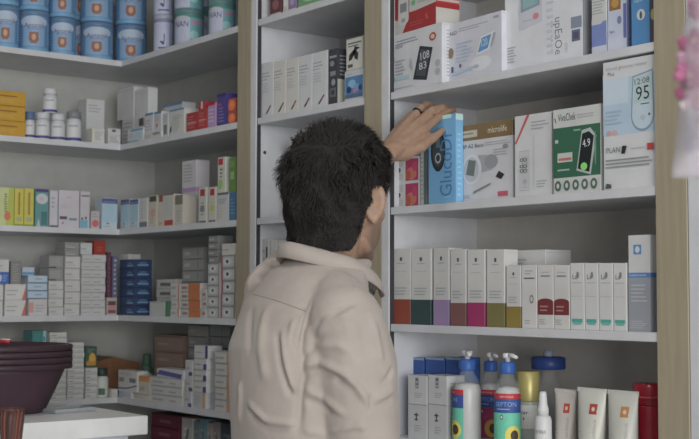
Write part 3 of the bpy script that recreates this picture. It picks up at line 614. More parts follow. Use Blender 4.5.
SN = dict(base=(116, 150, 156), lid=(80, 112, 114), els=[('r', 0, 0, 1, 1, (150, 154, 172)), ('r', .52, 0, 1, .86, (90, 138, 146)), ('r', 0, .86, 1, 1, (70, 112, 108)), ('e', .3, .86, .2, .06, (150, 156, 160)), ('t', .12, .56, .20, 'NAN', (80, 72, 116), 0, .36), ('r', .56, .64, .86, .76, (150, 112, 130)), ('e', .62, .3, .12, .14, (120, 160, 164)), ('l', .1, .1, .45, .5, 4, (124, 128, 156))])
X = [(5, 13.5), (33.5, 15), (62, 13.2), (96.5, 16), (130.5, 15.5)]
YT = [7.5, 13, 19.5, 24.5, 27]
wh = ['first', 'second', 'third', 'fourth', 'corner']
for i, (xc, rp) in enumerate(X):
    side = 'L'
    h = tin(side, 'A', xc, rp, YT[i], 'blue formula tin with a brown shield, %s from the left in the lower row' % wh[i] if i < 4 else 'blue formula tin with a brown shield in the shelf corner, lower of two', AP, 'blue formula tins')
    tin(side, LEV['A'] + h + .0003, xc, rp, 0, 'blue formula tin with a brown shield, %s from the left in the upper row' % wh[i] if i < 4 else 'blue formula tin with a brown shield in the shelf corner, upper of two', AP, 'blue formula tins', h=h)
h = tin('L', 'A', 80, 9, 22, 'blue formula tin set back between the third and fourth tins, lower one', AP, 'blue formula tins', inset=.125)
tin('L', LEV['A'] + h + .0003, 80, 9, 22, 'blue formula tin set back between the third and fourth tins, upper one', AP, 'blue formula tins', h=h, inset=.125)
for (xc, rp, yt, st, l, ins) in ((163.5, 10, 16, SM, 'slim lilac white formula tin right of the corner', .012), (189, 14.5, 11, SN, 'white and teal formula tin in the middle of the right wing', .012), (222, 13.5, 2, SN, 'white and teal formula tin next to the left beige post', .012), (207, 10, 9, SN, 'teal formula tin set back between the two teal fronted tins', .12)):
    h = tin('M', 'A', xc, rp, yt, l + ', lower one', st, 'lilac and teal formula tins', inset=ins)
    tin('M', LEV['A'] + h + .0003, xc, rp, yt, l + ', upper one', st, 'lilac and teal formula tins', h=h, inset=ins)

# ------------------------------------------------------------------ second shelf
YB = [('r', .08, .62, .7, .70, (120, 84, 40)), ('l', .1, .2, .8, .5, 3, (176, 140, 70)), ('r', 0, 0, 1, .04, (120, 90, 40))]
stack('L', 'B', -4, 25.5, 91, 3, (166, 126, 26), 'yellow box', 'in the pile of three at the left end', 'yellow boxes on the second shelf', F=YB, R=YB, dp=.09, key='yb')
def pill(side, lev, xc, rpx, yt, label, capc=(172, 173, 176), capf=.24, band=(62, 66, 120), inset=.012, zb=None, body=(168, 170, 174)):
    z = LEV[lev] if zb is None else zb; r_ = .02
    for _ in range(3):
        if side == 'M': b = Vector((-3, YM + inset + r_, z)); d = Vector((1, 0, 0))
        else: b = Vector((XL - inset - r_, 1.5, z)); d = Vector((0, 1, 0))
        P = b + d*solve_px(b, d, xc); r_ = rpx*(P-CAM).dot(F0)/FPX
    H = solve_py(P, yt)
    root = empty('pill_bottle', P); tag(root, label, 'bottle', 'white pill bottles on the second shelf')
    k = H*(1-capf)
    mb = MB(); mb.lathe([(r_*.94, 0), (r_, .002), (r_, k*.86), (r_*.86, k*.96), (r_*.76, k)], mat(body, .35), 24)
    wrap_label(mb, [('r', 0, 0, 1, .9, (174, 175, 176)), ('r', 0, .02, 1, .17, band), ('l', .25, .3, .75, .66, 3, (150, 140, 150)), ('r', .25, .7, .7, .8, LINE)], r_ + .0002, r_*2.8, k*.84, .002, math.atan2(-P.y, -P.x), None)
    mb.build('bottle_body', root)
    c = MB(); c.lathe([(r_*.9, k), (r_*.95, k+.001), (r_*.95, H-.001), (r_*.88, H)], mat(capc, .4), 24); c.build('cap', root)
    return z + H
pill('L', 'B', 29.5, 5.0, 112, 'small white bottle with a blue cap beside the yellow boxes', capc=(78, 96, 130), capf=.3)
t1 = pill('L', 'B', 42.2, 7.2, 113, 'white bottle with a navy base band, supporting another bottle')
pill('L', 'B', 57.6, 7.2, 114.5, 'white bottle with a navy base band, left of the grey capped one')
pill('L', 'B', 73.4, 7.6, 112, 'white bottle with a grey metal cap at the end of the row', capc=(112, 114, 120), capf=.22)
pill('L', 'B', 49.8, 7.2, 89, 'white bottle standing on top of the bottle row', zb=t1 + .0006, inset=.013)
pl = [('l', .1, .7, .8, .9, 3, LINE), ('r', .1, .3, .6, .34, LINE)]
PK = lambda *a, **k: pack(*a, **k)
PK('L', 'B', 86, 104, 99.5, (166, 167, 168), 'tall plain white box behind two small cartons, second shelf', F=pl, dp=.06, inset=.07)
PK('L', 'B', 92, 104.5, 128.5, (172, 172, 170), 'small white carton in front of the tall plain white box', F=[('r', .0, 0, .12, 1, (190, 180, 150)), ('l', .2, .2, .9, .8, 4, LINE)], dp=.04, inset=.012)
PK('L', 'B', 108, 120.5, 128.5, (168, 168, 168), 'small white carton with dark lettering at the inner corner', F=[('r', .3, .78, .6, .92, INK), ('l', .1, .1, .9, .5, 4, (120, 122, 126)), ('r', .05, .55, .95, .58, LINE)], dp=.045, inset=.012)
a_ = 'white box under the two tall white boxes in the corner'
PK('M', 'B', 122, 133.5, 118.5, (166, 166, 168), a_, F=[('l', .1, .1, .9, .9, 6, LINE)], dp=.07, inset=.055)
PK('M', 'B', 134.5, 149, 117.5, (168, 168, 168), 'white box with a dark tab under the tall white boxes', F=[('r', .3, .7, .6, .98, INK), ('l', .1, .1, .9, .6, 4, LINE)], dp=.07, inset=.055)
PK('M', 'B', 117, 133.5, 88, (170, 171, 172), 'tall pale box at the inner corner, left of its twin', F=[('r', 0, .9, 1, .91, LINE)], dp=.035, inset=.056, on=a_)
PK('M', 'B', 135, 148, 88.5, (172, 173, 174), 'tall pale box at the inner corner, right of its twin', F=[('r', 0, .86, 1, .87, LINE)], dp=.035, inset=.056, on='white box with a dark tab under the tall white boxes')
BWB = [('r', 0, .06, .72, .14, (70, 128, 160)), ('r', .2, .82, 1, .94, (70, 128, 160)), ('p', [(.4, .3), (.9, .25), (.9, .7), (.5, .72)], (140, 168, 184)), ('l', .1, .3, .4, .7, 3, LINE)]
PK('M', 'B', 127.5, 143, 128.5, (168, 170, 172), 'white and light blue carton at the very front of the inner corner', F=BWB, dp=.045, inset=.006)
a_ = 'white carton lying under two small blue topped cartons'
PK('M', 'B', 144, 161.5, 132, (170, 171, 170), a_, F=[('r', .5, .5, .9, .9, (120, 122, 126)), ('l', .1, .2, .5, .7, 3, LINE)], dp=.05, inset=.006)
PK('M', 'B', 145, 153, 113, (168, 168, 172), 'small white carton with a blue top, left of two', F=[('r', 0, .88, 1, 1, (70, 116, 150)), ('l', .1, .1, .9, .7, 4, (150, 140, 150))], dp=.045, inset=.008, on=a_)
PK('M', 'B', 154, 161.3, 111.5, (168, 168, 172), 'small white carton with a blue top, right of two', F=[('r', 0, .88, 1, 1, (76, 116, 150)), ('r', .3, .2, .5, .4, (160, 80, 86)), ('l', .1, .5, .9, .8, 3, LINE)], dp=.045, inset=.008, on=a_)
PK('M', 'B', 162.5, 168, 113, (166, 168, 168), 'slim white carton left of the big white carton', F=[('r', .2, .1, .8, .5, (100, 104, 110)), ('l', .1, .6, .9, .9, 3, LINE)], dp=.05, inset=.01)
PK('M', 'B', 169.5, 184, 109, (170, 170, 168), 'white carton with blue edge and faint patterned front', F=[('r', 0, .94, 1, 1, (74, 112, 150)), ('e', .4, .4, .3, .3, (158, 160, 156)), ('l', .2, .6, .9, .8, 3, LINE), ('p', [(.02, .1), (.14, .16), (.16, .4), (.04, .3)], INK)], dp=.08, inset=.01)
PK('M', 'B', 163, 182, 103.5, (162, 164, 168), 'wide white carton with a blue top edge behind the patterned one', F=[('r', 0, .94, 1, 1, (74, 112, 150)), ('l', .1, .6, .9, .85, 3, LINE)], dp=.05, inset=.105)
RD = [('l', .1, .15, .9, .85, 5, (170, 90, 92)), ('r', .06, .42, .94, .48, (176, 120, 120))]
PK('M', 'B', 186.5, 197, 112.5, (142, 44, 50), 'red carton, left one of the red pair on the second shelf', F=RD, dp=.06, inset=.01)
a_ = 'red carton, right one of the red pair, carrying a red and white one'
PK('M', 'B', 198, 206.5, 108.5, (150, 48, 50), a_, F=RD, dp=.06, inset=.01)
PK('M', 'B', 198.2, 205, 101.5, (148, 42, 56), 'little red and white carton on top of the red pair', F=[('r', .4, 0, .7, 1, (170, 160, 160))], dp=.05, inset=.014, on=a_)
PK('M', 'B', 207.5, 215.5, 103, (152, 124, 160), 'lilac carton between the red and the dark violet ones', F=[('l', .1, .2, .9, .8, 4, (176, 156, 180)), ('r', .05, .9, .95, 1, (150, 40, 60))], dp=.06, inset=.01)
PK('M', 'B', 217, 226, 93.5, (66, 58, 120), 'dark violet carton next to the orange ended ones', F=[('l', .15, .1, .9, .6, 5, (120, 100, 150)), ('r', .1, .62, .5, .7, (150, 60, 90)), ('r', 0, .9, 1, 1, (54, 46, 96))], dp=.07, inset=.01)
OR = [('e', .56, .5, .44, .40, (200, 100, 50)), ('r', 0, 0, .16, 1, (70, 60, 120)), ('e', .6, .55, .2, .2, (206, 122, 76))]
a_ = 'violet carton with a big orange disc, lower of two by the left post'
PK('M', 'B', 227, 235.5, 112, (150, 70, 60), a_, F=OR, dp=.06, inset=.01)
PK('M', 'B', 227, 235.5, 98.5, (150, 70, 60), 'violet carton with a big orange disc, upper of two by the left post', F=OR, dp=.06, inset=.01, on=a_)

# ------------------------------------------------------------------ third shelf
VT = [('r', .4, .3, .6, .9, (150, 104, 60)), ('l', .36, .3, .64, .9, 9, (150, 104, 60)), ('r', .2, .12, .8, .24, (140, 146, 110)), ('r', 0, 0, 1, .05, (120, 130, 50))]
PK('L', 'C', -3, 13.5, 187.5, (164, 170, 120), 'pale green box with a dark vertical title at the left end', F=[('p', [(.5, 0), (1, 0), (1, 1), (.7, 1)], (150, 158, 66)), ('l', .42, .35, .6, .85, 8, (70, 66, 60)), ('e', .62, .25, .2, .12, (176, 100, 76))], dp=.06)
for (x0, x1, l) in ((14.2, 23.4, 'yellow green box with a brown vertical title, left of two'), (24, 33.5, 'yellow green box with a brown vertical title, right of two')):
    PK('L', 'C', x0, x1, 188.5, (168, 164, 62), l, F=VT, dp=.06, group='yellow green boxes')
PK('L', 'C', 35, 48, 189, (84, 130, 130), 'teal carton with a white oval and a violet lid edge', F=[('r', 0, .92, 1, 1, (70, 64, 110)), ('e', .5, .74, .46, .14, (166, 168, 172)), ('l', .3, .7, .7, .78, 2, (170, 130, 130)), ('p', [(.1, 0), (.4, 0), (.26, .24)], (150, 160, 160)), ('r', .45, .05, .9, .4, (64, 104, 106))], dp=.06)
PK('L', 'C', 49.5, 57.5, 190.5, (168, 168, 172), 'white carton with a black base line beside the teal one', F=[('r', 0, .0, 1, .05, INK), ('l', .2, .5, .7, .85, 3, LINE)], dp=.05)
PK('L', 'C', 58.5, 79, 190.5, (170, 166, 172), 'large white carton with tiny dark captions', F=[('r', .05, .22, .40, .30, (80, 76, 90)), ('r', .5, .20, .88, .26, (90, 120, 130)), ('e', .2, .12, .05, .03, (170, 100, 110)), ('l', .05, .5, .5, .62, 2, (160, 150, 160)), ('r', .4, .80, .6, .82, LINE)], dp=.06)
PK('L', 'C', 80, 89.5, 191.5, (168, 164, 170), 'white carton with a teal corner and small black dots', F=[('r', 0, 0, .8, .22, (100, 150, 168)), ('e', .2, .26, .1, .04, INK), ('e', .6, .28, .1, .04, INK), ('r', .1, .86, .9, .9, (100, 100, 104))], dp=.06)
PK('L', 'C', 91, 99.5, 211, (164, 156, 160), 'low pink and white carton in front of a gap', F=[('e', .5, .3, .4, .2, (176, 90, 92)), ('l', .1, .6, .9, .9, 2, LINE)], dp=.05)
LB = [('r', 0, .82, 1, .98, (72, 82, 124)), ('t', .1, .85, .07, 'mucosol', (150, 160, 180), 0, .75), ('r', 0, .22, 1, .8, (142, 168, 182)), ('e', .4, .18, .12, .025, (100, 126, 120)), ('l', .1, .06, .8, .12, 1, LINE)]
PK('L', 'C', 101.5, 117, 198, (160, 172, 180), 'light blue carton with a navy band, first from the left of four', F=LB, dp=.05, group='light blue cartons')
PK('M', 'C', 120.5, 129, 199, (160, 172, 180), 'light blue carton with a navy band, second from the left of four', F=LB, dp=.05, group='light blue cartons')
PK('M', 'C', 129.5, 138, 199, (160, 172, 180), 'light blue carton with a navy band, third from the left of four', F=LB, dp=.05, group='light blue cartons')
PK('M', 'C', 139.5, 147, 198, (170, 171, 170), 'white carton with a grey base beside the light blue ones', F=[('r', .0, .03, 1, .2, (100, 104, 108)), ('l', .2, .3, .5, .9, 6, LINE)], dp=.05)
PK('M', 'C', 148.5, 156.5, 195.5, (168, 164, 152), 'cream carton with a dark brown top label', F=[('r', .1, .80, .95, .98, (76, 70, 60)), ('e', .5, .45, .35, .14, (176, 140, 124)), ('l', .2, .1, .8, .3, 3, (150, 140, 110))], dp=.05)
PK('M', 'C', 158, 173.5, 194.5, (168, 164, 156), 'cream carton with a red base block', F=[('r', .05, .78, .3, .97, (130, 74, 64)), ('r', .42, .0, .96, .18, (158, 50, 50)), ('r', .3, .3, .85, .9, (160, 164, 160)), ('r', .05, .05, .3, .14, (170, 150, 90)), ('r', 0, .97, 1, 1, (120, 90, 66))], dp=.05)
PK('M', 'C', 175, 182.5, 195, (166, 160, 150), 'cream carton with an olive grey top', F=[('r', 0, .68, 1, 1, (104, 104, 92)), ('l', .2, .1, .8, .5, 4, LINE)], dp=.05)
PV = [('r', 0, .0, 1, .10, (104, 70, 130)), ('r', 0, .56, 1, .64, (150, 124, 164)), ('l', .1, .7, .9, .92, 4, LINE), ('l', .1, .2, .7, .5, 4, LINE)]
a_ = 'white carton with a violet base band, lower of the two tall white ones'
PK('M', 'C', 182, 196.5, 192, (168, 166, 170), a_, F=PV, dp=.048, inset=.065)
PK('M', 'C', 182, 196, 160.5, (170, 168, 172), 'white carton with a violet band, upper of the two tall white ones', F=[('r', 0, 0, 1, .14, (150, 124, 164)), ('l', .1, .3, .9, .9, 6, LINE)], R=[('r', 0, 0, 1, .14, (150, 124, 164))], dp=.048, inset=.065, on=a_)
for (x0, x1, c, l, yt) in ((198.5, 206, (108, 112, 120), 'slim white carton with a red top square and grey base', 187.5), (208.5, 215.5, (160, 168, 80), 'slim white carton with a red top square and green letters', 187)):
    PK('M', 'C', x0, x1, yt, (168, 168, 160), l, F=[('r', .2, .76, .8, .95, (150, 40, 50)), ('l', .3, .2, .8, .6, 5, c), ('r', .1, 0, 1, .06, (84, 88, 96)), ('e', .5, .4, .3, .1, c)], dp=.05)
a_ = 'white carton with pale captions under the red and green cartons'
PK('M', 'C', 217.5, 228.5, 192.5, (168, 169, 170), a_, F=[('r', .0, .92, 1, 1, (90, 92, 100)), ('l', .1, .6, .9, .8, 3, (120, 126, 150)), ('l', .1, .1, .6, .4, 3, (176, 160, 130))], dp=.06)
b_ = 'deep blue carton next to the left beige post'
PK('M', 'C', 229, 235.5, 192, (58, 100, 136), b_, F=[('l', .2, .2, .8, .8, 5, (90, 130, 160))], dp=.06)
PK('M', 'C', 217.5, 225, 157, (168, 170, 160), 'white carton with a red square at the top of the pile by the post', F=[('r', .1, .78, .7, .96, (160, 40, 56)), ('l', .3, .4, .7, .7, 3, (80, 86, 90)), ('e', .4, .24, .3, .14, (130, 160, 90))], dp=.055, on=a_)
PK('M', 'C', 229, 235.5, 157, (84, 118, 54), 'leaf green carton high beside the left beige post', F=[('r', .2, .36, .8, .58, (130, 150, 110)), ('l', .1, .7, .9, .9, 3, (120, 146, 90))], dp=.055, on=b_)

# ------------------------------------------------------------------ fourth shelf: piles
ST = [('r', .06, .4, .5, .52, LINE), ('r', .06, .18, .7, .28, (156, 158, 160)), ('r', .0, .94, 1, 1, (140, 141, 143))]
RT_ = [('p', [(.8, 0), (1, 0), (1, .9)], (170, 92, 88)), ('r', .08, .55, .6, .63, LINE), ('r', .08, .3, .5, .38, LINE)]
stack('L', 'D', -4, 3, 284, 2, (168, 168, 166), 'white carton', 'at the frame edge of the fourth shelf', 'white cartons on the fourth shelf', F=ST, key='d0')
stack('L', 'D', -4, 9.4, 272, 1, (60, 92, 156), 'blue and white carton', 'near the left edge of the fourth shelf', 'blue cartons on the fourth shelf', F=[('e', .3, .5, .14, .3, (160, 166, 180)), ('l', .5, .2, .9, .8, 3, (120, 140, 180))], on='d0', key='d0b')
stack('L', 'D', -4, 9.6, 258.5, 1, (164, 164, 162), 'white carton', 'on the blue carton at the left edge, fourth shelf', 'white cartons on the fourth shelf', F=ST, on='d0b', key='d0c')
stack('L', 'D', 4.5, 26, 284, 2, (172, 171, 168), 'white carton with a red corner', 'left of the light blue pile', 'red cornered cartons', F=RT_, key='d1')
stack('L', 'D', 10.5, 21.5, 261, 1, (112, 112, 110), 'dull grey carton', 'standing on the red cornered cartons', 'grey cartons on the fourth shelf', F=[('l', .15, .1, .85, .9, 8, (132, 132, 130))], on='d1', key='d1b')
stack('L', 'D', 28.5, 47.5, 299, 1, (168, 167, 166), 'white carton', 'under the light blue pile', 'white cartons on the fourth shelf', F=[('r', .0, .2, .25, .8, (176, 130, 124)), ('l', .35, .2, .9, .7, 3, LINE)], key='d2')
stack('L', 'D', 27.5, 47.5, 275.5, 3, (150, 166, 180), 'light blue carton', 'in the light blue pile', 'light blue flat cartons', F=[('r', 0, .02, 1, .14, (78, 100, 124)), ('r', .35, .5, .7, .66, (120, 140, 160))], on='d2', key='d2b')
stack('L', 'D', 22.5, 35, 267, 1, (148, 160, 176), 'small pale blue carton with a blue stripe', 'on top of the light blue pile', 'light blue flat cartons', F=[('r', 0, .1, 1, .4, (80, 128, 160))], on='d2b', key='d2c')
stack('L', 'D', 48.5, 63.5, 280.5, 4, (168, 168, 166), 'white carton', 'in the pile below two grey cartons', 'white cartons on the fourth shelf', F=ST, key='d3')
stack('L', 'D', 48.5, 63.5, 255.5, 2, (126, 126, 126), 'grey carton', 'on the white pile of four', 'grey cartons on the fourth shelf', F=[('l', .1, .2, .9, .8, 4, (144, 144, 146)), ('r', .0, 0, .5, .1, INK)], on='d3', key='d3b')
stack('L', 'D', 64.5, 80, 256, 5, (172, 171, 169), 'white carton', 'in the tall pile left of the tallest', 'white cartons on the fourth shelf', F=ST, key='d4')
stack('L', 'D', 65, 79.5, 242, 2, (124, 124, 124), 'grey carton', 'on the tall pile left of the tallest', 'grey cartons on the fourth shelf', F=ST[:2], on='d4', key='d4b')
stack('L', 'D', 81, 105.5, 254.5, 8, (168, 169, 168), 'wide white carton', 'in the widest pile left of the corner', 'white cartons on the fourth shelf', F=[('r', .42, .0, .43, 1, LINE), ('r', .5, .3, .8, .45, LINE), ('r', .05, .3, .36, .45, (150, 150, 152)), ('r', 0, .93, 1, 1, (146, 147, 150))], key='d5')
stack('L', 'D', 81, 93, 242.5, 1, (166, 168, 170), 'white carton', 'on the widest pile beside the red one', 'white cartons on the fourth shelf', F=ST, on='d5', key='d5b')
stack('L', 'D', 94, 106, 240.5, 1, (138, 52, 42), 'brick red carton', 'on the widest pile', 'red cartons on the fourth shelf', F=[('l', .2, .2, .8, .6, 3, (160, 80, 70))], on='d5', key='d5c')
stack('L', 'D', 107, 117.5, 297.5, 1, (164, 150, 146), 'small white and red carton', 'at the inner corner of the fourth shelf', 'red cartons on the fourth shelf', F=[('r', .1, .55, .9, .8, (90, 70, 76)), ('r', .1, .1, .9, .3, (110, 76, 80)), ('r', .1, .34, .9, .5, (176, 110, 110))], key='d6')
stack('L', 'D', 107, 111.5, 252, 1, (92, 56, 72), 'dark maroon carton', 'standing upright by the inner corner', 'dark upright cartons', F=[('l', .2, .1, .8, .9, 8, (112, 78, 92))], on='d6', key='d6b')
stack('L', 'D', 112, 117.5, 256, 1, (92, 92, 116), 'dark carton with pale vertical lettering', 'standing upright by the inner corner', 'dark upright cartons', F=[('l', .3, .05, .8, .95, 8, (164, 164, 176))], on='d6', key='d6c')
stack('M', 'D', 119, 133.5, 259.5, 6, (46, 62, 94), 'navy carton', 'in the navy pile at the inner corner', 'navy cartons', F=[('r', .52, .25, .95, .42, (96, 130, 164)), ('r', .55, .55, .85, .66, (84, 116, 150)), ('r', 0, .92, 1, 1, (40, 54, 84))], R=[('r', 0, .92, 1, 1, (40, 54, 84)), ('r', .2, .3, .8, .5, (96, 130, 160)), ('r', .3, .6, .7, .7, (84, 116, 150))], key='d7', dp=.065)
stack('M', 'D', 118.5, 128, 254, 1, (160, 160, 158), 'flat white carton', 'on top of the navy pile', 'white cartons on the fourth shelf', F=ST[:2], on='d7', key='d7b', inset=.012, dp=.045)
stack('M', 'D', 148.5, 164, 301.5, 1, (160, 163, 162), 'small plain white carton', 'in front of the white pile right of the navy one', 'white cartons on the fourth shelf', F=[('r', 0, .93, 1, .96, LINE)], key='d8', inset=.006, dp=.04)
stack('M', 'D', 165, 168.8, 301, 1, (62, 104, 76), 'slim green carton', 'beside the small plain white carton', 'green cartons', key='d8b', inset=.006, dp=.04)
stack('M', 'D', 156, 175, 279, 4, (156, 156, 154), 'white dark-marked carton', 'in the pile behind the small plain carton', 'white cartons on the fourth shelf', F=[('r', .2, .25, .75, .6, (86, 86, 88)), ('r', 0, .92, 1, 1, LINE)], key='d9', inset=.06)
stack('M', 'D', 170, 179, 283, 4, (168, 168, 168), 'little white carton', 'in the pile left of the orange ended one', 'white cartons on the fourth shelf', F=[('r', .1, .3, .6, .6, LINE), ('r', .84, 0, 1, 1, (170, 110, 80))], key='d10', inset=.008, dp=.05)
OE = [('r', .40, .0, .98, 1, (170, 96, 50)), ('r', .08, .3, .34, .6, (120, 110, 110)), ('r', .0, .92, 1, 1, (150, 120, 96))]
stack('M', 'D', 180, 200, 283, 4, (166, 164, 160), 'orange ended carton', 'in the orange pile', 'orange ended cartons', F=OE, key='d11', inset=.008, dp=.05)
stack('M', 'D', 181.5, 202, 247, 6, (126, 127, 126), 'grey carton', 'in the pile behind the orange one', 'grey cartons on the fourth shelf', F=[('r', .1, .3, .4, .6, (144, 146, 146)), ('r', .75, .2, .8, .8, (90, 120, 96)), ('r', 0, .9, 1, 1, (96, 98, 98))], key='d12', inset=.065)
stack('M', 'D', 201, 206, 289, 3, (160, 160, 158), 'slim white carton', 'between the orange pile and the dotted pile', 'white cartons on the fourth shelf', F=[('r', .2, .3, .8, .6, (150, 100, 90))], key='d13', inset=.008, dp=.05)
DT = [('e', .42, .5, .30, .30, (178, 178, 178)), ('e', .42, .5, .09, .14, (52, 52, 54)), ('r', 0, .9, 1, 1, (120, 126, 126)), ('r', 0, 0, 1, .1, (140, 146, 144)), ('r', .9, 0, 1, 1, (130, 110, 110))]
stack('M', 'D', 207, 219, 263, 5, (160, 163, 163), 'white dotted carton', 'in the left dotted pile', 'dotted cartons', F=DT, key='d14', inset=.008, dp=.05)
stack('M', 'D', 207.5, 217.5, 235.5, 4, (116, 118, 118), 'grey carton', 'on the left dotted pile', 'grey cartons on the fourth shelf', F=[('r', .1, .3, .6, .6, (146, 148, 148)), ('r', 0, .88, 1, 1, (88, 90, 92))], on='d14', key='d14b', inset=.012, dp=.05)
stack('M', 'D', 220.5, 235.2, 255, 5, (162, 165, 165), 'white dotted carton', 'in the right dotted pile', 'dotted cartons', F=DT + [('r', 0, 0, .1, 1, (150, 84, 96))], key='d15', inset=.008, dp=.05)
stack('M', 'D', 221, 234.5, 243.5, 1, (174, 173, 168), 'plain white carton', 'on the right dotted pile', 'white cartons on the fourth shelf', F=ST[:1], on='d15', key='d15b', inset=.01, dp=.05)

# ------------------------------------------------------------------ fifth shelf
stack('L', 'E', 14, 30, 343, 9, (160, 160, 158), 'flat white carton', 'in the pile hidden behind the baskets', 'flat white cartons on the fifth shelf', F=ST, key='e0', inset=.02)
stack('L', 'E', 31, 48, 345.5, 9, (158, 158, 156), 'flat white carton', 'in the pile under the teal box', 'flat white cartons on the fifth shelf', F=ST, key='e1', inset=.02)
stack('L', 'E', 32, 46.5, 330.5, 1, (58, 112, 112), 'teal box with a pale edge', 'on a white pile above the plum baskets', 'teal boxes', F=[('r', .78, 0, 1, 1, (130, 160, 160)), ('r', .8, .3, .95, .6, (70, 120, 122)), ('l', .1, .2, .6, .8, 4, (70, 128, 126))], on='e1', key='e1b', inset=.02)
FW_ = [('r', .05, .3, .4, .5, (130, 132, 134)), ('r', .5, .2, .9, .3, LINE), ('r', 0, .9, 1, 1, (138, 139, 140))]
stack('L', 'E', 49, 66.5, 332, 12, (170, 170, 167), 'thin white carton', 'in the tall pile right of the teal box', 'flat white cartons on the fifth shelf', F=FW_, key='e2', inset=.012)
stack('L', 'E', 67.2, 84, 342, 11, (170, 170, 167), 'thin white carton', 'in the tall pile beside the amber box', 'flat white cartons on the fifth shelf', F=FW_, key='e3', inset=.012)
stack('L', 'E', 85.5, 97.5, 367.5, 5, (168, 168, 166), 'white carton', 'in the pile under the green and amber box', 'flat white cartons on the fifth shelf', F=FW_, key='e4', inset=.012)
stack('L', 'E', 85.5, 97.5, 346.5, 1, (60, 84, 70), 'green and amber box', 'on the white pile by the brown crate', 'green and amber boxes', F=[('e', .6, .4, .3, .3, (176, 136, 54)), ('r', .1, .1, .9, .3, (160, 116, 44)), ('l', .2, .7, .8, .9, 2, (100, 120, 100))], on='e4', key='e4b', inset=.012)
# brown cardboard-like crate with a sloping top in the corner
def brown_crate():
    P = Vector((XL - .190, YM + .040, LEV['E']))
    r = empty('wooden_crate', P); tag(r, 'dark reddish brown crate with a peaked top at the back of the fifth shelf', 'crate')
    m = wood((104, 74, 54), 'crate')
    mb = MB(); W, D_, H = .095, .085, .118
    vs = [(x*D_, y*W, 0) for x, y in ((-1, -1), (1, -1), (1, 1), (-1, 1))] + [(x*D_, y*W, H*.86) for x, y in ((-1, -1), (1, -1), (1, 1), (-1, 1))]
    mb.add(vs, [(3, 2, 1, 0), (0, 1, 5, 4), (1, 2, 6, 5), (2, 3, 7, 6), (3, 0, 4, 7), (4, 5, 6, 7)], m); mb.build('crate_body', r)
    mb = MB(); vs = [(-D_*1.04, -W*1.06, H*.862), (D_*1.04, -W*1.06, H*.862), (D_*1.04, W*1.06, H*.862), (-D_*1.04, W*1.06, H*.862), (-D_*1.04, 0, H*1.06), (D_*1.04, 0, H*1.06)]
    mb.add(vs, [(3, 2, 1, 0), (0, 1, 5, 4), (2, 3, 4, 5), (1, 2, 5), (3, 0, 4)], m); mb.build('lid', r)
brown_crate()
def small_bottle(xc, rpx, yt, label, capc, bodyc, inset, side='L'):
    r_ = .018
    for _ in range(3):
        b = Vector((XL - inset - r_, 1.5, LEV['E'])) if side == 'L' else Vector((-3, YM + inset + r_, LEV['E'])); d = Vector((0, 1, 0)) if side == 'L' else Vector((1, 0, 0))
        P = b + d*solve_px(b, d, xc); r_ = rpx*(P-CAM).dot(F0)/FPX
    H = solve_py(P, yt); root = empty('pill_bottle', P); tag(root, label, 'bottle')
    mb = MB(); mb.lathe([(r_*.95, 0), (r_, .002), (r_, H*.66), (r_*.7, H*.74)], mat(bodyc, .35), 24)
    wrap_label(mb, [('r', 0, 0, 1, 1, (166, 170, 164)), ('r', .3, .1, .7, .55, (70, 96, 76)), ('l', .3, .65, .7, .9, 2, LINE)], r_ + .0002, r_*2.6, H*.5, .004, math.atan2(-P.y, -P.x), None); mb.build('bottle_body', root)
    c = MB(); c.lathe([(r_*.8, H*.73), (r_*.84, H*.75), (r_*.84, H*.99), (r_*.76, H)], mat(capc, .4), 24); c.build('cap', root)
small_bottle(101.5, 6.5, 368, 'white bottle with a dark green cap in front of the brown crate', (44, 60, 54), (164, 168, 164), .012)
small_bottle(146.5, 5.0, 354, 'small dark green bottle behind the white cartons left of the pink piles', (66, 96, 82), (70, 104, 90), .13, 'M')
stack('L', 'E', 111.5, 118, 389, 1, (164, 164, 158), 'low white carton', 'at the inner corner of the fifth shelf', 'white cartons right of the crate', F=ST[:2], key='e5', inset=.006, dp=.05)
PK('M', 'E', 119, 131.5, 391.5, (162, 166, 172), 'low pale carton at the front of the inner corner, fifth shelf', F=[('r', .0, .0, .3, 1, (130, 146, 164)), ('l', .35, .2, .9, .8, 3, LINE)], dp=.05, inset=.006)
PK('M', 'E', 118, 137, 370.5, (172, 172, 168), 'white carton with a navy curve in front of the brown crate', F=[('r', .06, .45, .32, .65, (126, 122, 120)), ('r', .6, .45, .92, .65, (104, 102, 110)), ('p', [(0, .10), (.5, .13), (1, .30), (1, .36), (.5, .19), (0, .16)], (70, 78, 130)), ('l', .1, .75, .9, .9, 2, LINE)], dp=.04, inset=.008, on='low pale carton at the front of the inner corner, fifth shelf')
stack('M', 'E', 132.5, 149, 394, 1, (170, 168, 160), 'cream carton', 'left of the long flat cartons', 'cream cartons', F=[('r', .0, .9, 1, 1, (176, 120, 90)), ('l', .1, .3, .9, .7, 2, LINE)], key='e6', inset=.006, dp=.042)
stack('M', 'E', 150.5, 182, 377.5, 3, (168, 168, 166), 'long white carton', 'in the low pile under the navy striped one', 'long flat cartons', F=[('r', .0, .88, 1, 1, LINE), ('r', .06, .3, .4, .5, LINE), ('r', .6, .3, .8, .5, (150, 140, 130))], key='e7', inset=.006, dp=.05)
stack('M', 'E', 138.5, 149.5, 376, 1, (168, 162, 150), 'orange topped flat carton', 'left of the navy striped one', 'long flat cartons', F=[('r', 0, .7, 1, 1, (180, 120, 60)), ('r', .1, .2, .5, .4, LINE)], on='e6', key='e8', inset=.008, dp=.042)
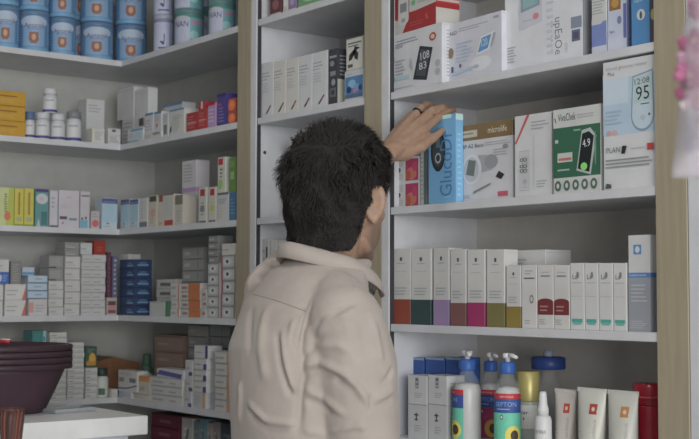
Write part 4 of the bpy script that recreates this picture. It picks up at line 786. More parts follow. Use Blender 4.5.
stack('M', 'E', 156, 183, 369, 1, (164, 164, 166), 'flat white carton with a navy stripe', 'on the long flat pile', 'long flat cartons', F=[('p', [(.0, .3), (.9, .0), (.95, .5), (.1, .8)], (74, 78, 130))], on='e7', key='e9', inset=.004, dp=.05)
stack('M', 'E', 154, 182, 335, 4, (140, 118, 108), 'dusky pink carton', 'in the dusky pink pile under the fourth shelf', 'dusky pink cartons', F=[('r', 0, .85, 1, .95, (116, 90, 82)), ('r', .1, .35, .5, .5, (156, 134, 124))], key='e10', inset=.11, dp=.09)
CE = [('r', .78, 0, 1, 1, (170, 130, 96)), ('r', .08, .35, .6, .5, LINE), ('r', 0, .9, 1, 1, (140, 140, 140))]
stack('M', 'E', 184, 191.5, 360, 3, (166, 167, 166), 'white carton', 'in the pile left of the upright navy edged cartons', 'white cartons near the person', F=[('r', .5, 0, 1, .24, (80, 74, 120)), ('r', .1, .4, .6, .55, LINE)], key='e11', inset=.008, dp=.05)
stack('M', 'E', 192.5, 205, 392, 1, (160, 162, 166), 'upright white carton with an orange side', 'in the pile beside the person', 'white cartons near the person', F=[('r', .76, 0, .98, 1, (182, 140, 92)), ('l', .1, .2, .6, .8, 5, LINE)], key='e12', inset=.008, dp=.05)
stack('M', 'E', 193, 206, 358, 3, (170, 171, 170), 'white carton with a navy edge', 'in the pile beside the person', 'white cartons near the person', F=[('r', .74, .0, 1, .5, (70, 66, 120)), ('r', .08, .35, .6, .5, LINE), ('r', 0, .9, 1, 1, (146, 147, 148))], on='e12', key='e13', inset=.008, dp=.05)
stack('M', 'E', 194, 208, 345.5, 1, (168, 168, 170), 'white carton with a navy end', 'topmost beside the person', 'white cartons near the person', F=[('r', .8, 0, 1, 1, (66, 60, 110)), ('r', .1, .4, .6, .5, LINE)], on='e13', key='e14', inset=.01, dp=.05)
stack('M', 'E', 214, 229.5, 351, 5, (170, 169, 165), 'tan ended white carton', 'in the pile by the left beige post', 'tan ended cartons', F=CE, key='e15', inset=.008, dp=.055)
stack('M', 'E', 207.5, 213.2, 350, 4, (152, 152, 158), 'slim pale carton', 'between the navy edged and the tan ended piles', 'white cartons near the person', F=[('r', 0, .6, 1, .9, (84, 80, 126))], key='e16', inset=.063, dp=.024)
stack('M', 'E', 187, 206, 325, 7, (124, 124, 122), 'grey carton', 'in the tall back pile near the person', 'grey cartons on the fifth shelf', F=[('r', .1, .3, .4, .6, (140, 138, 136)), ('r', 0, .9, 1, 1, (92, 92, 92))], key='e18', inset=.09, dp=.07)
stack('M', 'E', 209, 229, 324.5, 7, (120, 122, 122), 'grey carton', 'in the tall back pile by the left post', 'grey cartons on the fifth shelf', F=[('r', .6, .2, .62, .9, (80, 80, 82)), ('r', 0, .9, 1, 1, (88, 90, 92))], key='e19', inset=.09, dp=.07)

# ------------------------------------------------------------------ sixth shelf (its upper part shows between the counter and the person)
stack('M', 'F', 150, 178, 414, 6, (84, 36, 48), 'dark maroon carton', 'in the maroon pile under the fifth shelf', 'maroon cartons', F=[('r', .3, .3, .7, .55, (110, 66, 76)), ('r', 0, .9, 1, 1, (60, 28, 36))], key='f1', inset=.03, dp=.09)
for i, (x0, x1, c) in enumerate(((181, 192, (140, 140, 134)), (193.2, 198.5, (96, 104, 104)), (199, 205, (84, 112, 122)), (206, 211.5, (130, 122, 118)), (212, 219, (120, 112, 108)), (220, 234, (58, 68, 80)))):
    PK('M', 'F', x0, x1, [418, 421, 419, 423, 422, 424][i], c, ['grey white upright carton right of the maroon pile', 'slim slate upright carton under the fifth shelf', 'slim teal upright carton under the fifth shelf', 'slim beige grey upright carton under the fifth shelf', 'brownish upright carton under the fifth shelf', 'dark blue grey upright carton beside the person'][i], F=[('l', .2, .6, .8, .9, 4, tuple(q + 22 for q in c)), ('p', [(.3, .7), (.6, .74), (.7, .88), (.5, .86)], (90, 92, 94))], dp=.08, inset=.03)

# ------------------------------------------------------------------ next bay at the right frame edge
for i, (lev, hh, c) in enumerate((('C', .16, (140, 168, 176)), ('D', .17, (150, 172, 178)), ('D', .17, (90, 130, 140)), ('E', .15, (136, 160, 172)), ('B', .15, (160, 160, 168)))):
    me = carton_mesh('medicine_box', .055, .06, hh, c, [('r', .05, .55, .95, .72, (66, 104, 116)), ('l', .1, .1, .9, .5, 6, (110, 140, 146)), ('r', .1, .8, .8, .86, LINE)])
    o = bpy.data.objects.new('medicine_box', me); COL.objects.link(o); o.location = (-1.400 + (.062 if i == 2 else 0), YM + .05, LEV[lev])
    tag(o, ['pale teal box at the frame edge, level with the person\'s hand', 'pale blue box at the frame edge, level with the serum boxes', 'dark teal box at the frame edge beside the pale blue one', 'pale blue box at the frame edge on the lowest visible shelf', 'pale box at the frame edge behind the hanging bag'][i], 'box')
# ------------------------------------------------------------------ counter with its baskets, tray and pen cup
CT = 1.13
def on_level(x, y, z):
    d = FW*FPX + RT*(x-CXP) - UP*(y-CYP); return CAM + d*((z-CAMH)/d.z)
cc = on_level(148.3, 415.6, CT)
r = empty('counter', (cc.x - .3, .75, 0)); tag(r, 'white counter with a thick top in the lower left corner', 'counter')
def cb(n, x0, x1, y0, y1, z0, z1, m, ch=.002):
    mb = MB(); mb.box(x0 - cc.x + .3, x1 - cc.x + .3, y0 - .75, y1 - .75, z0, z1, m, ch); return mb.build(n, r)
CW = mat((192, 194, 200), .35, key='counter')
cb('counter_top', cc.x - .60, cc.x, .15, cc.y, CT - .044, CT, CW)
cb('cabinet_body', cc.x - .56, cc.x - .03, .19, cc.y - .035, .08, CT - .0445, mat((172, 176, 184), .4, key='counter'))
cb('plinth', cc.x - .53, cc.x - .06, .22, cc.y - .07, 0, .0795, mat((90, 90, 92), .5))
for i in range(3):
    y0 = .20 + i*(cc.y - .035 - .2)/3; y1 = .19 + (i+1)*(cc.y - .035 - .2)/3
    d_ = cb('drawer', cc.x - .0295, cc.x - .012, y0, y1, .84, CT - .060, mat((180, 183, 190), .38, key='counter'))
    mb = MB(); mb.tube([(0.2995 - .012 + .014, (y0+y1)/2 - .06 - .75, .94), (0.2995 - .012 + .014, (y0+y1)/2 + .06 - .75, .94)], .005, mat((130, 132, 136), .3, metal=.8), 10)
    for q in (-.05, .05): mb.tube([(.2875, (y0+y1)/2 + q - .75, .94), (.3015, (y0+y1)/2 + q - .75, .94)], .004, mat((130, 132, 136), .3, metal=.8), 8)
    h_ = mb.build('handle', r); h_.parent = d_
# nested plum baskets
pb = on_level(45.5, 412, CT); kb = (pb-CAM).dot(F0)/FPX
PLUM = mat((60, 44, 52), .5, .25, key='plastic', bump=.08, bscale=300); PLUMD = mat((54, 40, 47), .45, key='plastic')
rt = 69*kb; rb = 44*kb
bc = on_level(-2, 412, CT)
def basket(k, label):
    r = empty('basket', (bc.x, bc.y, CT + .0005 + k*.0145)); tag(r, label, 'basket', 'nested plum baskets')
    H = .1195; n = 72; mb = MB(); prof = [(rb*.97, 0), (rb, .003)] + [(rb + (rt*.94-rb)*t, .003 + (H-.003)*t) for t in (.25, .5, .75, 1)]
    inner = [(rt*.94 - .003, H), (rb - .003, .004)]
    vs = []; fs = []
    P = prof + inner
    for i, (q, z) in enumerate(P):
        for j in range(n):
            a = 2*PI*j/n; w_ = .0012*(1 if j % 3 == 0 else 0) if 1 < i < 5 else 0
            # rounded-square outline
            e = 3.2; s_ = (abs(math.cos(a))**e + abs(math.sin(a))**e)**(-1/e)
            s_ = 1 + (s_-1)*.35
            vs.append(((q+w_)*s_*math.cos(a), (q+w_)*s_*math.sin(a), z))
    for i in range(len(P)-1):
        for j in range(n): fs.append((i*n+j, i*n+(j+1) % n, (i+1)*n+(j+1) % n, (i+1)*n+j))
    fs.append(tuple(range(n-1, -1, -1))); fs.append(tuple((len(P)-1)*n + j for j in range(n)))
    mb.add(vs, fs, PLUM, True); mb.build('basket_body', r)
    m2 = MB(); vs = []; fs = []
    ring = [(rt*.94 + .0008, H - .014), (rt*1.0, H - .013), (rt*1.008, H - .006), (rt*1.0, H), (rt*.94 - .003, H + .0006), (rt*.94 - .0025, H - .002)]
    for i, (q, z) in enumerate(ring):
        for j in range(n):
            a = 2*PI*j/n; e = 3.2; s_ = (abs(math.cos(a))**e + abs(math.sin(a))**e)**(-1/e); s_ = 1 + (s_-1)*.35
            vs.append((q*s_*math.cos(a), q*s_*math.sin(a), z))
    for i in range(len(ring)):
        for j in range(n): fs.append((i*n+j, i*n+(j+1) % n, ((i+1) % len(ring))*n+(j+1) % n, ((i+1) % len(ring))*n+j))
    m2.add(vs, fs, PLUMD, True); m2.build('rim', r)
for k, l in enumerate(('plum plastic basket at the bottom of the nested pile on the counter', 'plum plastic basket second from the bottom of the nested pile', 'plum plastic basket second from the top of the nested pile', 'plum plastic basket at the top of the nested pile on the counter')): basket(k, l)
# red pen lying across the top basket
mb = MB(); tz = CT + .0005 + 3*.0145 + .1207
pp = on_level(10, 344, tz)
r = empty('pen', (pp.x, pp.y, tz + .005)); tag(r, 'red pen with a white clip on the rim of the top plum basket', 'pen')
dx = Vector((-.11, -.05, 0)); ddir = (bc - pp); ddir.z = 0; ddir = ddir.normalized()
mb.tube([(0, 0, 0), ddir*.02, ddir*.10, ddir*.125, ddir*.132], [.0045, .0047, .0046, .003, .001], mat((150, 40, 50), .3), 12); mb.build('barrel', r)
mb = MB(); mb.tube([Vector((0, 0, .0055)), ddir*.035 + Vector((0, 0, .0062))], .0016, mat((180, 180, 180), .3), 8); mb.build('clip', r)
# shallow tray with papers
tc_ = on_level(60, 413.5, CT)
r = empty('tray', (tc_.x - .030, tc_.y + .035, CT + .0006), math.radians(8)); tag(r, 'shallow grey see-through tray lying on the counter beside the baskets', 'tray')
TR = mat((140, 144, 148), .2, alpha=.75, key='tray')
mb = MB(); mb.box(-.032, .032, -.055, .055, 0, .003, TR)
for a in (-1, 1): mb.box(a*.032 - .002, a*.032 + .002, -.057, .057, .0, .010, TR); mb.box(-.0298, .0298, a*.055 - .002, a*.055 + .002, 0, .010, TR)
mb.build('tray_body', r)
r = empty('leaflet', (tc_.x - .030, tc_.y + .030, CT + .0042), math.radians(10)); tag(r, 'small pale teal leaflet lying in the grey tray', 'paper')
mb = MB(); mb.box(-.02, .02, -.035, .035, 0, .002, mat((150, 172, 172), .5), .0003); put(mb, [('l', .1, .1, .9, .9, 7, (110, 140, 142)), ('r', .1, .8, .6, .9, (70, 130, 130))], .04, .07, lambda u, v, o: (-.02 + u, -.035 + v, .002 + o)); mb.build('sheet', r)
# lower desk nearer the camera (its top is below the frame) with a woven pen cup
pc = ray_at(11.5, 424, 2.2)
r = empty('desk', (pc.x - .1, pc.y - .1, 0)); tag(r, 'low white desk below the frame that carries the woven pen cup', 'desk')
DZ = 1.045
mb = MB(); mb.box(-.30, .30, -.3, .22, DZ - .03, DZ, CW, .002); mb.build('desk_top', r)
mb = MB(); mb.box(-.28, .28, -.28, .20, 0, DZ - .0305, mat((172, 176, 184), .4, key='counter'), .002); mb.build('desk_body', r)
k = 2.2/FPX
r = empty('pencil_cup', (pc.x, pc.y, DZ + .0005)); tag(r, 'dark reddish woven cup at the lower left frame edge', 'cup')
zt = solve_py(Vector((pc.x, pc.y, DZ)), 410); R_ = 11*k
mb = MB(); n = 40; prof = [(R_*.62, 0), (R_*.66, .01), (R_*.62, zt*.35), (R_*.72, zt*.6), (R_*.98, zt*.9), (R_*1.0, zt)]
wm_ = wood((70, 46, 42), 'wicker'); mb.lathe(prof + [(R_*.92, zt), (R_*.6, zt*.6), (R_*.5, .012)], wm_, n); mb.build('cup_body', r)
mb = MB()
for j in range(16):
    a = 2*PI*j/16
    mb.tube([((q + .0006)*math.cos(a + .12*i), (q + .0006)*math.sin(a + .12*i), z) for i, (q, z) in enumerate(prof)], .0022, mat([(96, 54, 46), (52, 38, 36), (74, 46, 42)][j % 3], .5), 6)
mb.build('weave', r)
mb = MB(); mb.tube([(R_*.97*math.cos(2*PI*j/24), R_*.97*math.sin(2*PI*j/24), zt) for j in range(25)], .003, mat((70, 44, 40), .5), 8); mb.build('rim', r)

# ------------------------------------------------------------------ hanging bag with pink flowers, close to the camera at the right
BD = 1.15
kk = BD/FPX
bx_ = ray_at(699, 90, BD)
def scr(x, y, off=0): return ray_at(x, y, BD + off) - bx_
r = empty('flower_bag', bx_); tag(r, 'clear plastic bag of pink artificial flowers hanging at the right frame edge', 'bag')
FILM = mat((178, 172, 180), .25, .5, alpha=.5, key='film', bump=.6, bscale=40)
mb = MB()
rows = [(-40, 683, 732), (0, 689, 732), (30, 686, 734), (60, 683.5, 735), (90, 682, 736), (120, 680.5, 737), (150, 676, 738), (172, 671.5, 739), (178, 672.5, 738)]
vs = []; fs = []; n = 28
for i, (y, xa, xb) in enumerate(rows):
    cxx = (xa+xb)/2; hw = (xb-xa)/2*kk; th = [.004, .03, .04, .044, .045, .042, .03, .008, .003][i]
    c = scr(cxx, y)
    for j in range(n):
        a = 2*PI*j/n; q = R0*hw*math.copysign(abs(math.cos(a))**.8, math.cos(a)) + F0*th*math.sin(a)
        wv = 1 + .07*math.sin(5*a + i*1.3) + .05*math.sin(9*a - i)
        vs.append(c + R0*q.dot(R0) + F0*q.dot(F0)*wv)
for i in range(len(rows)-1):
    for j in range(n): fs.append((i*n+j, i*n+(j+1) % n, (i+1)*n+(j+1) % n, (i+1)*n+j))
fs.append(tuple(range(n-1, -1, -1))); fs.append(tuple((len(rows)-1)*n+j for j in range(n)))
mb.add(vs, fs, FILM, True); mb.build('bag_film', r)
rr = random.Random(3)
for (x, y, s_, c) in ((700, 8, .011, (150, 84, 116)), (692, 42, .012, (146, 78, 110)), (690, 58, .011, (164, 122, 146)), (688, 76, .012, (150, 84, 116)), (687, 92, .010, (142, 72, 104)), (696, 66, .012, (168, 138, 156)), (697, 98, .011, (176, 136, 160)), (706, 50, .013, (150, 84, 112)), (708, 84, .013, (158, 104, 130)), (698, 126, .011, (150, 148, 160)), (694, 143, .009, (120, 124, 140)), (685.5, 105, .005, (190, 176, 180)), (712, 120, .012, (150, 146, 158))):
    f = MB(); c0 = scr(x, y, rr.uniform(-.006, .006))
    for k2 in range(6):
        a = k2*PI/3 + rr.random(); ax = R0*math.cos(a) + U0*math.sin(a)
        rot = Matrix((ax, F0, ax.cross(F0))).transposed()
        f.ell(c0 + ax*s_*.55, (s_*.6, s_*.28, s_*.42), mat(c, .5, key='petal'), rot, 12, 8)
    f.ell(c0 - F0*s_*.25, (s_*.25,)*3, mat((186, 160, 150), .5, key='petal'), None, 10, 8)
    f.build('flower', r)
# cord up to a rail fixed to the ceiling
mb = MB(); top = scr(707, -40); rail_z = 2.2 - bx_.z
mb.tube([top + U0*(-.002), top + U0*.05, Vector((top.x, top.y, rail_z + .004))], .0016, mat((150, 150, 150), .5), 8); mb.build('cord', r)
rp = bx_ + top
rr_ = empty('hanging_rail', (rp.x, rp.y, 2.2)); tag(rr_, 'thin metal rail above the frame that the flower bag hangs from', 'rail')
mb = MB(); sm_ = mat((130, 132, 136), .3, metal=.9)
mb.tube([(-.35*R0.x, -.35*R0.y, .012), (.35*R0.x, .35*R0.y, .012)], .008, sm_, 12); mb.build('bar', rr_)
for a in (-.3, .3):
    mb = MB(); mb.tube([(a*R0.x, a*R0.y, .018), (a*R0.x, a*R0.y, .75)], .005, sm_, 10); mb.build('hanger_rod', rr_)

# ------------------------------------------------------------------ the man reaching for the box
MROT = math.radians(-7.7)
MO = F0*2.355 + R0*(-.09); MO.z = 0
MM = Matrix.Translation(MO) @ Matrix.Rotation(MROT, 4, 'Z'); MI = MM.inverted()
def loc_at(x, y, depth): return MI @ ray_at(x, y, depth)
def skin_mat():
    m = bpy.data.materials.new('skin'); m.use_nodes = True; nt = m.node_tree; b = nt.nodes['Principled BSDF']
    at = nt.nodes.new('ShaderNodeAttribute'); at.attribute_name = 'stubble'
    tc = nt.nodes.new('ShaderNodeTexCoord'); nz = nt.nodes.new('ShaderNodeTexNoise'); nz.inputs['Scale'].default_value = 60; nz.inputs['Detail'].default_value = 5
    rp = nt.nodes.new('ShaderNodeValToRGB'); rp.color_ramp.elements[0].position = .3; rp.color_ramp.elements[1].position = .7
    a = [lin(c)*1.62 for c in (128, 103, 86)]; c2 = [lin(c)*1.62 for c in (140, 114, 97)]
    rp.color_ramp.elements[0].color = a + [1]; rp.color_ramp.elements[1].color = c2 + [1]
    mx = nt.nodes.new('ShaderNodeMix'); mx.data_type = 'RGBA'
    nt.links.new(tc.outputs['Object'], nz.inputs['Vector']); nt.links.new(nz.outputs['Fac'], rp.inputs['Fac'])
    nt.links.new(at.outputs['Fac'], mx.inputs['Factor']); nt.links.new(rp.outputs['Color'], mx.inputs['A']); mx.inputs['B'].default_value = [lin(c)*1.62 for c in (88, 74, 68)] + [1]
    nt.links.new(mx.outputs['Result'], b.inputs['Base Color']); b.inputs['Roughness'].default_value = .5
    b.inputs['Subsurface Weight'].default_value = .08; b.inputs['Subsurface Radius'].default_value = (.02, .008, .004)
    bp = nt.nodes.new('ShaderNodeBump'); bp.inputs['Strength'].default_value = .15; bp.inputs['Distance'].default_value = .001
    n2 = nt.nodes.new('ShaderNodeTexNoise'); n2.inputs['Scale'].default_value = 400; nt.links.new(tc.outputs['Object'], n2.inputs['Vector']); nt.links.new(n2.outputs['Fac'], bp.inputs['Height']); nt.links.new(bp.outputs['Normal'], b.inputs['Normal'])
    return m
SKIN = skin_mat()
def remeshed(mb, name, voxel, smooth, parent=None, factor=.5):
    me = mb.mesh(name + '_raw'); o = bpy.data.objects.new(name + '_raw', me); COL.objects.link(o)
    b = bmesh.new(); b.from_mesh(me); bmesh.ops.recalc_face_normals(b, faces=b.faces); b.to_mesh(me); b.free()
    m1 = o.modifiers.new('r', 'REMESH'); m1.mode = 'VOXEL'; m1.voxel_size = voxel; m1.use_smooth_shade = True
    m2 = o.modifiers.new('s', 'SMOOTH'); m2.iterations = smooth; m2.factor = factor
    dg = bpy.context.evaluated_depsgraph_get(); dg.update()
    out = bpy.data.meshes.new_from_object(o.evaluated_get(dg)); bpy.data.objects.remove(o); bpy.data.meshes.remove(me)
    out.name = name
    for p in out.polygons: p.use_smooth = True
    return out
# joints, in the person's own frame (x right, y ahead, z up)
HC = Vector((0.0, .080, 1.602))
HYAW = math.radians(28)
HR = Matrix.Rotation(HYAW, 3, 'Z') @ Matrix.Rotation(math.radians(-3), 3, 'X')
def hp(x, y, z): return HC + HR @ Vector((x, y, z))
SR, ER, WR_ = Vector((.142, .012, 1.388)), Vector((.170, .045, 1.12)), Vector((.150, .20, .975))
SL = Vector((-.146, .026, 1.420))
WL = loc_at(382, 157, 2.825)
mid = (SL + WL)/2; EL = mid + Vector((-.03, -.02, -.06))
hand = dict(
    index=[(425, 129, 2.885), (438, 118, 2.910), (447.5, 112, 2.935), (454, 109.5, 2.955)],
    middle=[(419, 122, 2.900), (432, 110.5, 2.925), (442, 107.5, 2.945), (449, 108, 2.970)],
    ring=[(412, 118, 2.915), (421.5, 107.8, 2.940), (427, 104.8, 2.960), (433, 105.5, 2.985)],
    little=[(405, 121, 2.930), (411.5, 114.5, 2.955), (417, 111.5, 2.980), (423, 112, 2.995)],
    thumb=[(406, 153, 2.850), (421, 147, 2.860), (433, 138, 2.885), (442.5, 130.5, 2.906)])
RAD = dict(index=[.0112, .0098, .0088, .0070], middle=[.0114, .0100, .0088, .0070], ring=[.0108, .0094, .0083, .0066], little=[.0096, .0082, .0072, .0058], thumb=[.0165, .0128, .0110, .0082])
def build_hand(mb, H, W, fore, m):
    for k_, P in H.items():
        pts = [loc_at(*p) if len(p) == 3 and p[0] > 5 else Vector(p) for p in P]
        mb.tube([pts[0] + (W - pts[0])*(.35 if k_ != 'thumb' else .2)] + pts, [RAD[k_][0]*1.12] + RAD[k_], m, 10)
        mb.ell(pts[-1], (RAD[k_][-1]*1.02,)*3, m, None, 10, 8)
        for p_, q_ in zip(pts[:-1], RAD[k_]): mb.ell(p_, (q_*1.08,)*3, m, None, 10, 8)
        base = pts[0]
        mb.tube([W, W + (base-W)*.5, base], [(.021, .017), (.017, .015), RAD[k_][0]*1.18], m, 10)
    mb.tube([W + (fore-W)*.25, W, W + (loc_at(*H['middle'][0]) - W)*.3 if H['middle'][0][0] > 5 else W], [(.029, .027), (.034, .025), (.037, .020)], m, 12)
bm_ = MB()
bm_.ell(hp(0, -.005, .0), (.076, .097, .098), SKIN); bm_.ell(hp(0, .022, -.060), (.065, .074, .068), SKIN); bm_.ell(hp(0, .074, -.105), (.027, .022, .020), SKIN)
bm_.tube([hp(-.056, -.005, -.078), hp(-.052, .02, -.096), hp(-.03, .058, -.108), hp(0, .076, -.112), hp(.03, .058, -.108), hp(.052, .02, -.096), hp(.056, -.005, -.078)], [.008, .012, .015, .015, .015, .012, .008], SKIN, 10)
bm_.ell(hp(0, .052, -.045), (.052, .047, .064), SKIN)
for s_ in (-1, 1):
    bm_.ell(hp(s_*.032, .081, .0115), (.019, .013, .0075), SKIN); bm_.ell(hp(s_*.032, .081, -.0105), (.019, .012, .0070), SKIN)
bm_.tube([hp(0, .094, .012), hp(0, .106, -.015), hp(0, .114, -.034)], [.010, .012, .015], SKIN, 10)
for s_ in (-1, 1):
    bm_.ell(hp(s_*.012, .104, -.036), (.009, .010, .007), SKIN); bm_.ell(hp(s_*.034, .084, .020), (.026, .014, .009), SKIN); bm_.ell(hp(s_*.045, .056, -.03), (.022, .022, .020), SKIN)
    er = HR @ Matrix.Rotation(s_*math.radians(-32), 3, 'Z') @ Matrix.Rotation(math.radians(-10), 3, 'X')
    ec = hp(s_*.083, -.006, -.018)
    bm_.ell(ec, (.006, .019, .033), SKIN, er)
    ring_ = [ec + er @ Vector((s_*.004, .018*math.cos(t), .031*math.sin(t) + .002)) for t in [(-1.2 + 4.2*i/12) for i in range(13)]]
    bm_.tube(ring_, .0042, SKIN, 8); bm_.ell(ec + er @ Vector((0, .006, -.028)), (.005, .009, .010), SKIN)
bm_.ell(hp(0, .098, -.062), (.023, .010, .006), SKIN); bm_.ell(hp(0, .096, -.074), (.020, .010, .007), SKIN)
bm_.tube([hp(0, -.022, -.02), hp(0, -.030, -.08), Vector((0, .052, 1.485)), Vector((0, .045, 1.42)), Vector((0, .03, 1.36))], [(.062, .062), (.060, .060), (.060, .060), (.056, .056), (.055, .055)], SKIN, 20)
TOR = [(.80, -.02, .130, .085), (.95, -.015, .125, .080), (1.10, 0, .122, .080), (1.25, .01, .125, .080), (1.36, .016, .120, .074), (1.42, .03, .08, .055), (1.455, .045, .055, .045)]
def loft(mb, rings, m, n=32, e=2.3):
    vs = []; fs = []
    for (z, cy, hx, hy) in rings:
        for j in range(n):
            a = 2*PI*j/n; c, s_ = math.cos(a), math.sin(a)
            vs.append((hx*math.copysign(abs(c)**(2/e), c), cy + hy*math.copysign(abs(s_)**(2/e), s_), z))
    for i in range(len(rings)-1):
        for j in range(n): fs.append((i*n+j, i*n+(j+1) % n, (i+1)*n+(j+1) % n, (i+1)*n+j))
    fs.append(tuple(range(n-1, -1, -1))); fs.append(tuple((len(rings)-1)*n+j for j in range(n)))
    mb.add(vs, fs, m, True)
loft(bm_, TOR, SKIN)
bm_.tube([SR, ER, WR_], [.044, .036, .026], SKIN, 14); bm_.ell(ER, (.039,)*3, SKIN); bm_.tube([Vector((.09, 0, 1.37)), SR], [.045, .044], SKIN, 12); bm_.ell(SR, (.044,)*3, SKIN)
bm_.tube([SL, EL, WL], [.046, .036, .025], SKIN, 14); bm_.ell(EL, (.037,)*3, SKIN); bm_.tube([Vector((-.08, 0, 1.38)), SL], [.045, .044], SKIN, 12); bm_.ell(SL, (.044,)*3, SKIN)
build_hand(bm_, hand, WL, EL, SKIN)
bm_.ell(loc_at(411, 139, 2.878), (.021, .014, .019), SKIN)
# right hand, relaxed in front of the hip
fd = (WR_ - ER).normalized(); dn = Vector((0, .25, -1)).normalized(); sd = Vector((-1, .2, 0)).normalized()
rh = {}
for i, k_ in enumerate(('index', 'middle', 'ring', 'little')):
    b0 = WR_ + fd*.085 + Vector((0, 0, -1)).cross(fd).normalized()*0 + sd*(.0) + Vector((0, .35, .9)).normalized()*(.030 - .020*i)*1.0
    L_ = [.040, .044, .040, .032][i]
    rh[k_] = [tuple(b0), tuple(b0 + fd*L_ + sd*.006), tuple(b0 + fd*L_*1.5 + sd*.026), tuple(b0 + fd*L_*1.6 + sd*.048)]
tb = WR_ + fd*.03 + Vector((0, .35, .9)).normalized()*.03
rh['thumb'] = [tuple(tb), tuple(tb + fd*.03 + Vector((0, .1, .02))*.6 + sd*.012), tuple(tb + fd*.055 + sd*.03 + Vector((0, 0, .006))), tuple(tb + fd*.075 + sd*.042)]
build_hand(bm_, rh, WR_, ER, SKIN)
HIPZ = .90
for s_ in (-1, 1):
    bm_.tube([Vector((s_*.085, -.055, .86)), Vector((s_*.095, -.035, .48)), Vector((s_*.10, -.055, .09))], [.080, .052, .036], SKIN, 16)
    bm_.tube([Vector((s_*.10, -.07, .055)), Vector((s_*.105, .0, .045)), Vector((s_*.11, .09, .035))], [.036, .036, .026], SKIN, 12)
body_me = remeshed(bm_, 'person', .0033, 4)
body_me.materials.clear(); body_me.materials.append(SKIN)
att = body_me.attributes.new('stubble', 'FLOAT', 'POINT')
HRI = HR.inverted()
vals = []
for v in body_me.vertices:
    q = HRI @ (v.co - HC); s_ = 0.0
    if -.16 < q.z < -.03 and q.y > .0 - (q.z + .03)*.0:
        edge = min(1, max(0, (-.035 - q.z)/.03))*min(1, max(0, (q.y - .0)/.025))*min(1, max(0, (q.z + .150)/.03))
        s_ = .62*edge
        if abs(q.x) < .026 and q.y > .09 and -.082 < q.z < -.054: s_ = 0.05
    vals.append(s_)
att.data.foreach_set('value', vals)
man = bpy.data.objects.new('person', body_me); COL.objects.link(man); man.matrix_world = MM
tag(man, 'person in a beige shirt seen from behind, left hand taking the light blue meter box', 'person')
def child(o): o.parent = man; return o
# eyes and brows
for s_ in (-1, 1):
    mb = MB(); mb.ell(hp(s_*.032, .0805, .0005), (.0125,)*3, mat((176, 172, 168), .2, key='eye')); mb.ell(hp(s_*.032, .0910, .0005), (.0056, .0028, .0056), mat((56, 42, 36), .2, key='eye'), HR); child(mb.build('eye'))
    mb = MB(); mb.tube([hp(s_*.014, .096, .022), hp(s_*.034, .095, .028), hp(s_*.052, .082, .023)], [.0022, .003, .0015], mat((46, 42, 40), .8, key='brow'), 8); child(mb.build('eyebrow'))
# hair: a thick tousled shell plus locks
HAIR = bpy.data.materials.new('dark_hair'); HAIR.use_nodes = True
nt = HAIR.node_tree; b = nt.nodes['Principled BSDF']; tc = nt.nodes.new('ShaderNodeTexCoord'); nz = nt.nodes.new('ShaderNodeTexNoise'); nz.inputs['Scale'].default_value = 45
rp = nt.nodes.new('ShaderNodeValToRGB'); rp.color_ramp.elements[0].color = (.024, .022, .021, 1); rp.color_ramp.elements[1].color = (.042, .039, .037, 1)
nt.links.new(tc.outputs['Object'], nz.inputs['Vector']); nt.links.new(nz.outputs['Fac'], rp.inputs['Fac']); nt.links.new(rp.outputs['Color'], b.inputs['Base Color']); b.inputs['Roughness'].default_value = .75; b.inputs['Specular IOR Level'].default_value = .15
def hair_limit(az):
    "lowest polar height (z) of the hair for azimuth az measured from the face (0) to the nape (pi)"
    a = abs(az)
    pts = [(0, .066), (.5, .062), (.95, .035), (1.2, .0), (1.36, -.035), (1.46, .010), (1.74, .012), (1.86, -.03), (2.0, -.08), (2.2, -.116), (2.6, -.122), (PI, -.122)]
    for (a0, z0), (a1, z1) in zip(pts, pts[1:]):
        if a <= a1: return z0 + (z1-z0)*(a-a0)/(a1-a0)
    return pts[-1][1]
def hair_thick(d):
    up = max(0, d.z); back = max(0, -d.y)
    t = .0145 + .023*up + .006*back
    q = noise.noise(d*3.1 + Vector((3, 1, 7)))*.008 + noise.noise(d*7.3)*.005
    return t + q
def scalp(d):
    "radius of head surface plus how near the hair boundary"
    rx, ry, rz = .077, .098, .099
    k_ = 1/math.sqrt((d.x/rx)**2 + (d.y/ry)**2 + (d.z/rz)**2)
    return k_
mb = MB(); NU, NV = 72, 40; vs = []; fs = []; C_ = Vector((0, -.005, 0))
def hair_pt(az, t, extra=0):
    zl = hair_limit(az)
    # t 0 at crown .. 1 at the hairline
    dl = Vector((math.sin(az), math.cos(az), 0))
    el_lim = math.atan2(zl, .088)
    el = PI/2 + (el_lim - PI/2)*t
    d = Vector((dl.x*math.cos(el), dl.y*math.cos(el), math.sin(el)))
    k_ = scalp(d); nz_ = -min(0, d.z)
    if d.z < -.3: k_ = max(k_, .083/math.cos(el))
    taper = min(1, (1-t)/.22)**.6
    p = d*(k_ + (hair_thick(d)*(.16 + .84*taper)) + extra)
    return C_ + p, d
for i in range(NV+1):
    for j in range(NU):
        p, d = hair_pt(2*PI*j/NU - PI, i/NV, -.006); vs.append(hp(*p))
for i in range(NV):
    for j in range(NU): fs.append((i*NU+j, (i+1)*NU+j, (i+1)*NU+(j+1) % NU, i*NU+(j+1) % NU))
o0 = len(vs)
for j in range(NU):
    p, d = hair_pt(2*PI*j/NU - PI, 1); vs.append(hp(*(C_ + (p - C_)*.90)))
for j in range(NU): fs.append((NV*NU+j, o0+j, o0+(j+1) % NU, NV*NU+(j+1) % NU))
mb.add(vs, fs, HAIR, True)
rr = random.Random(11)
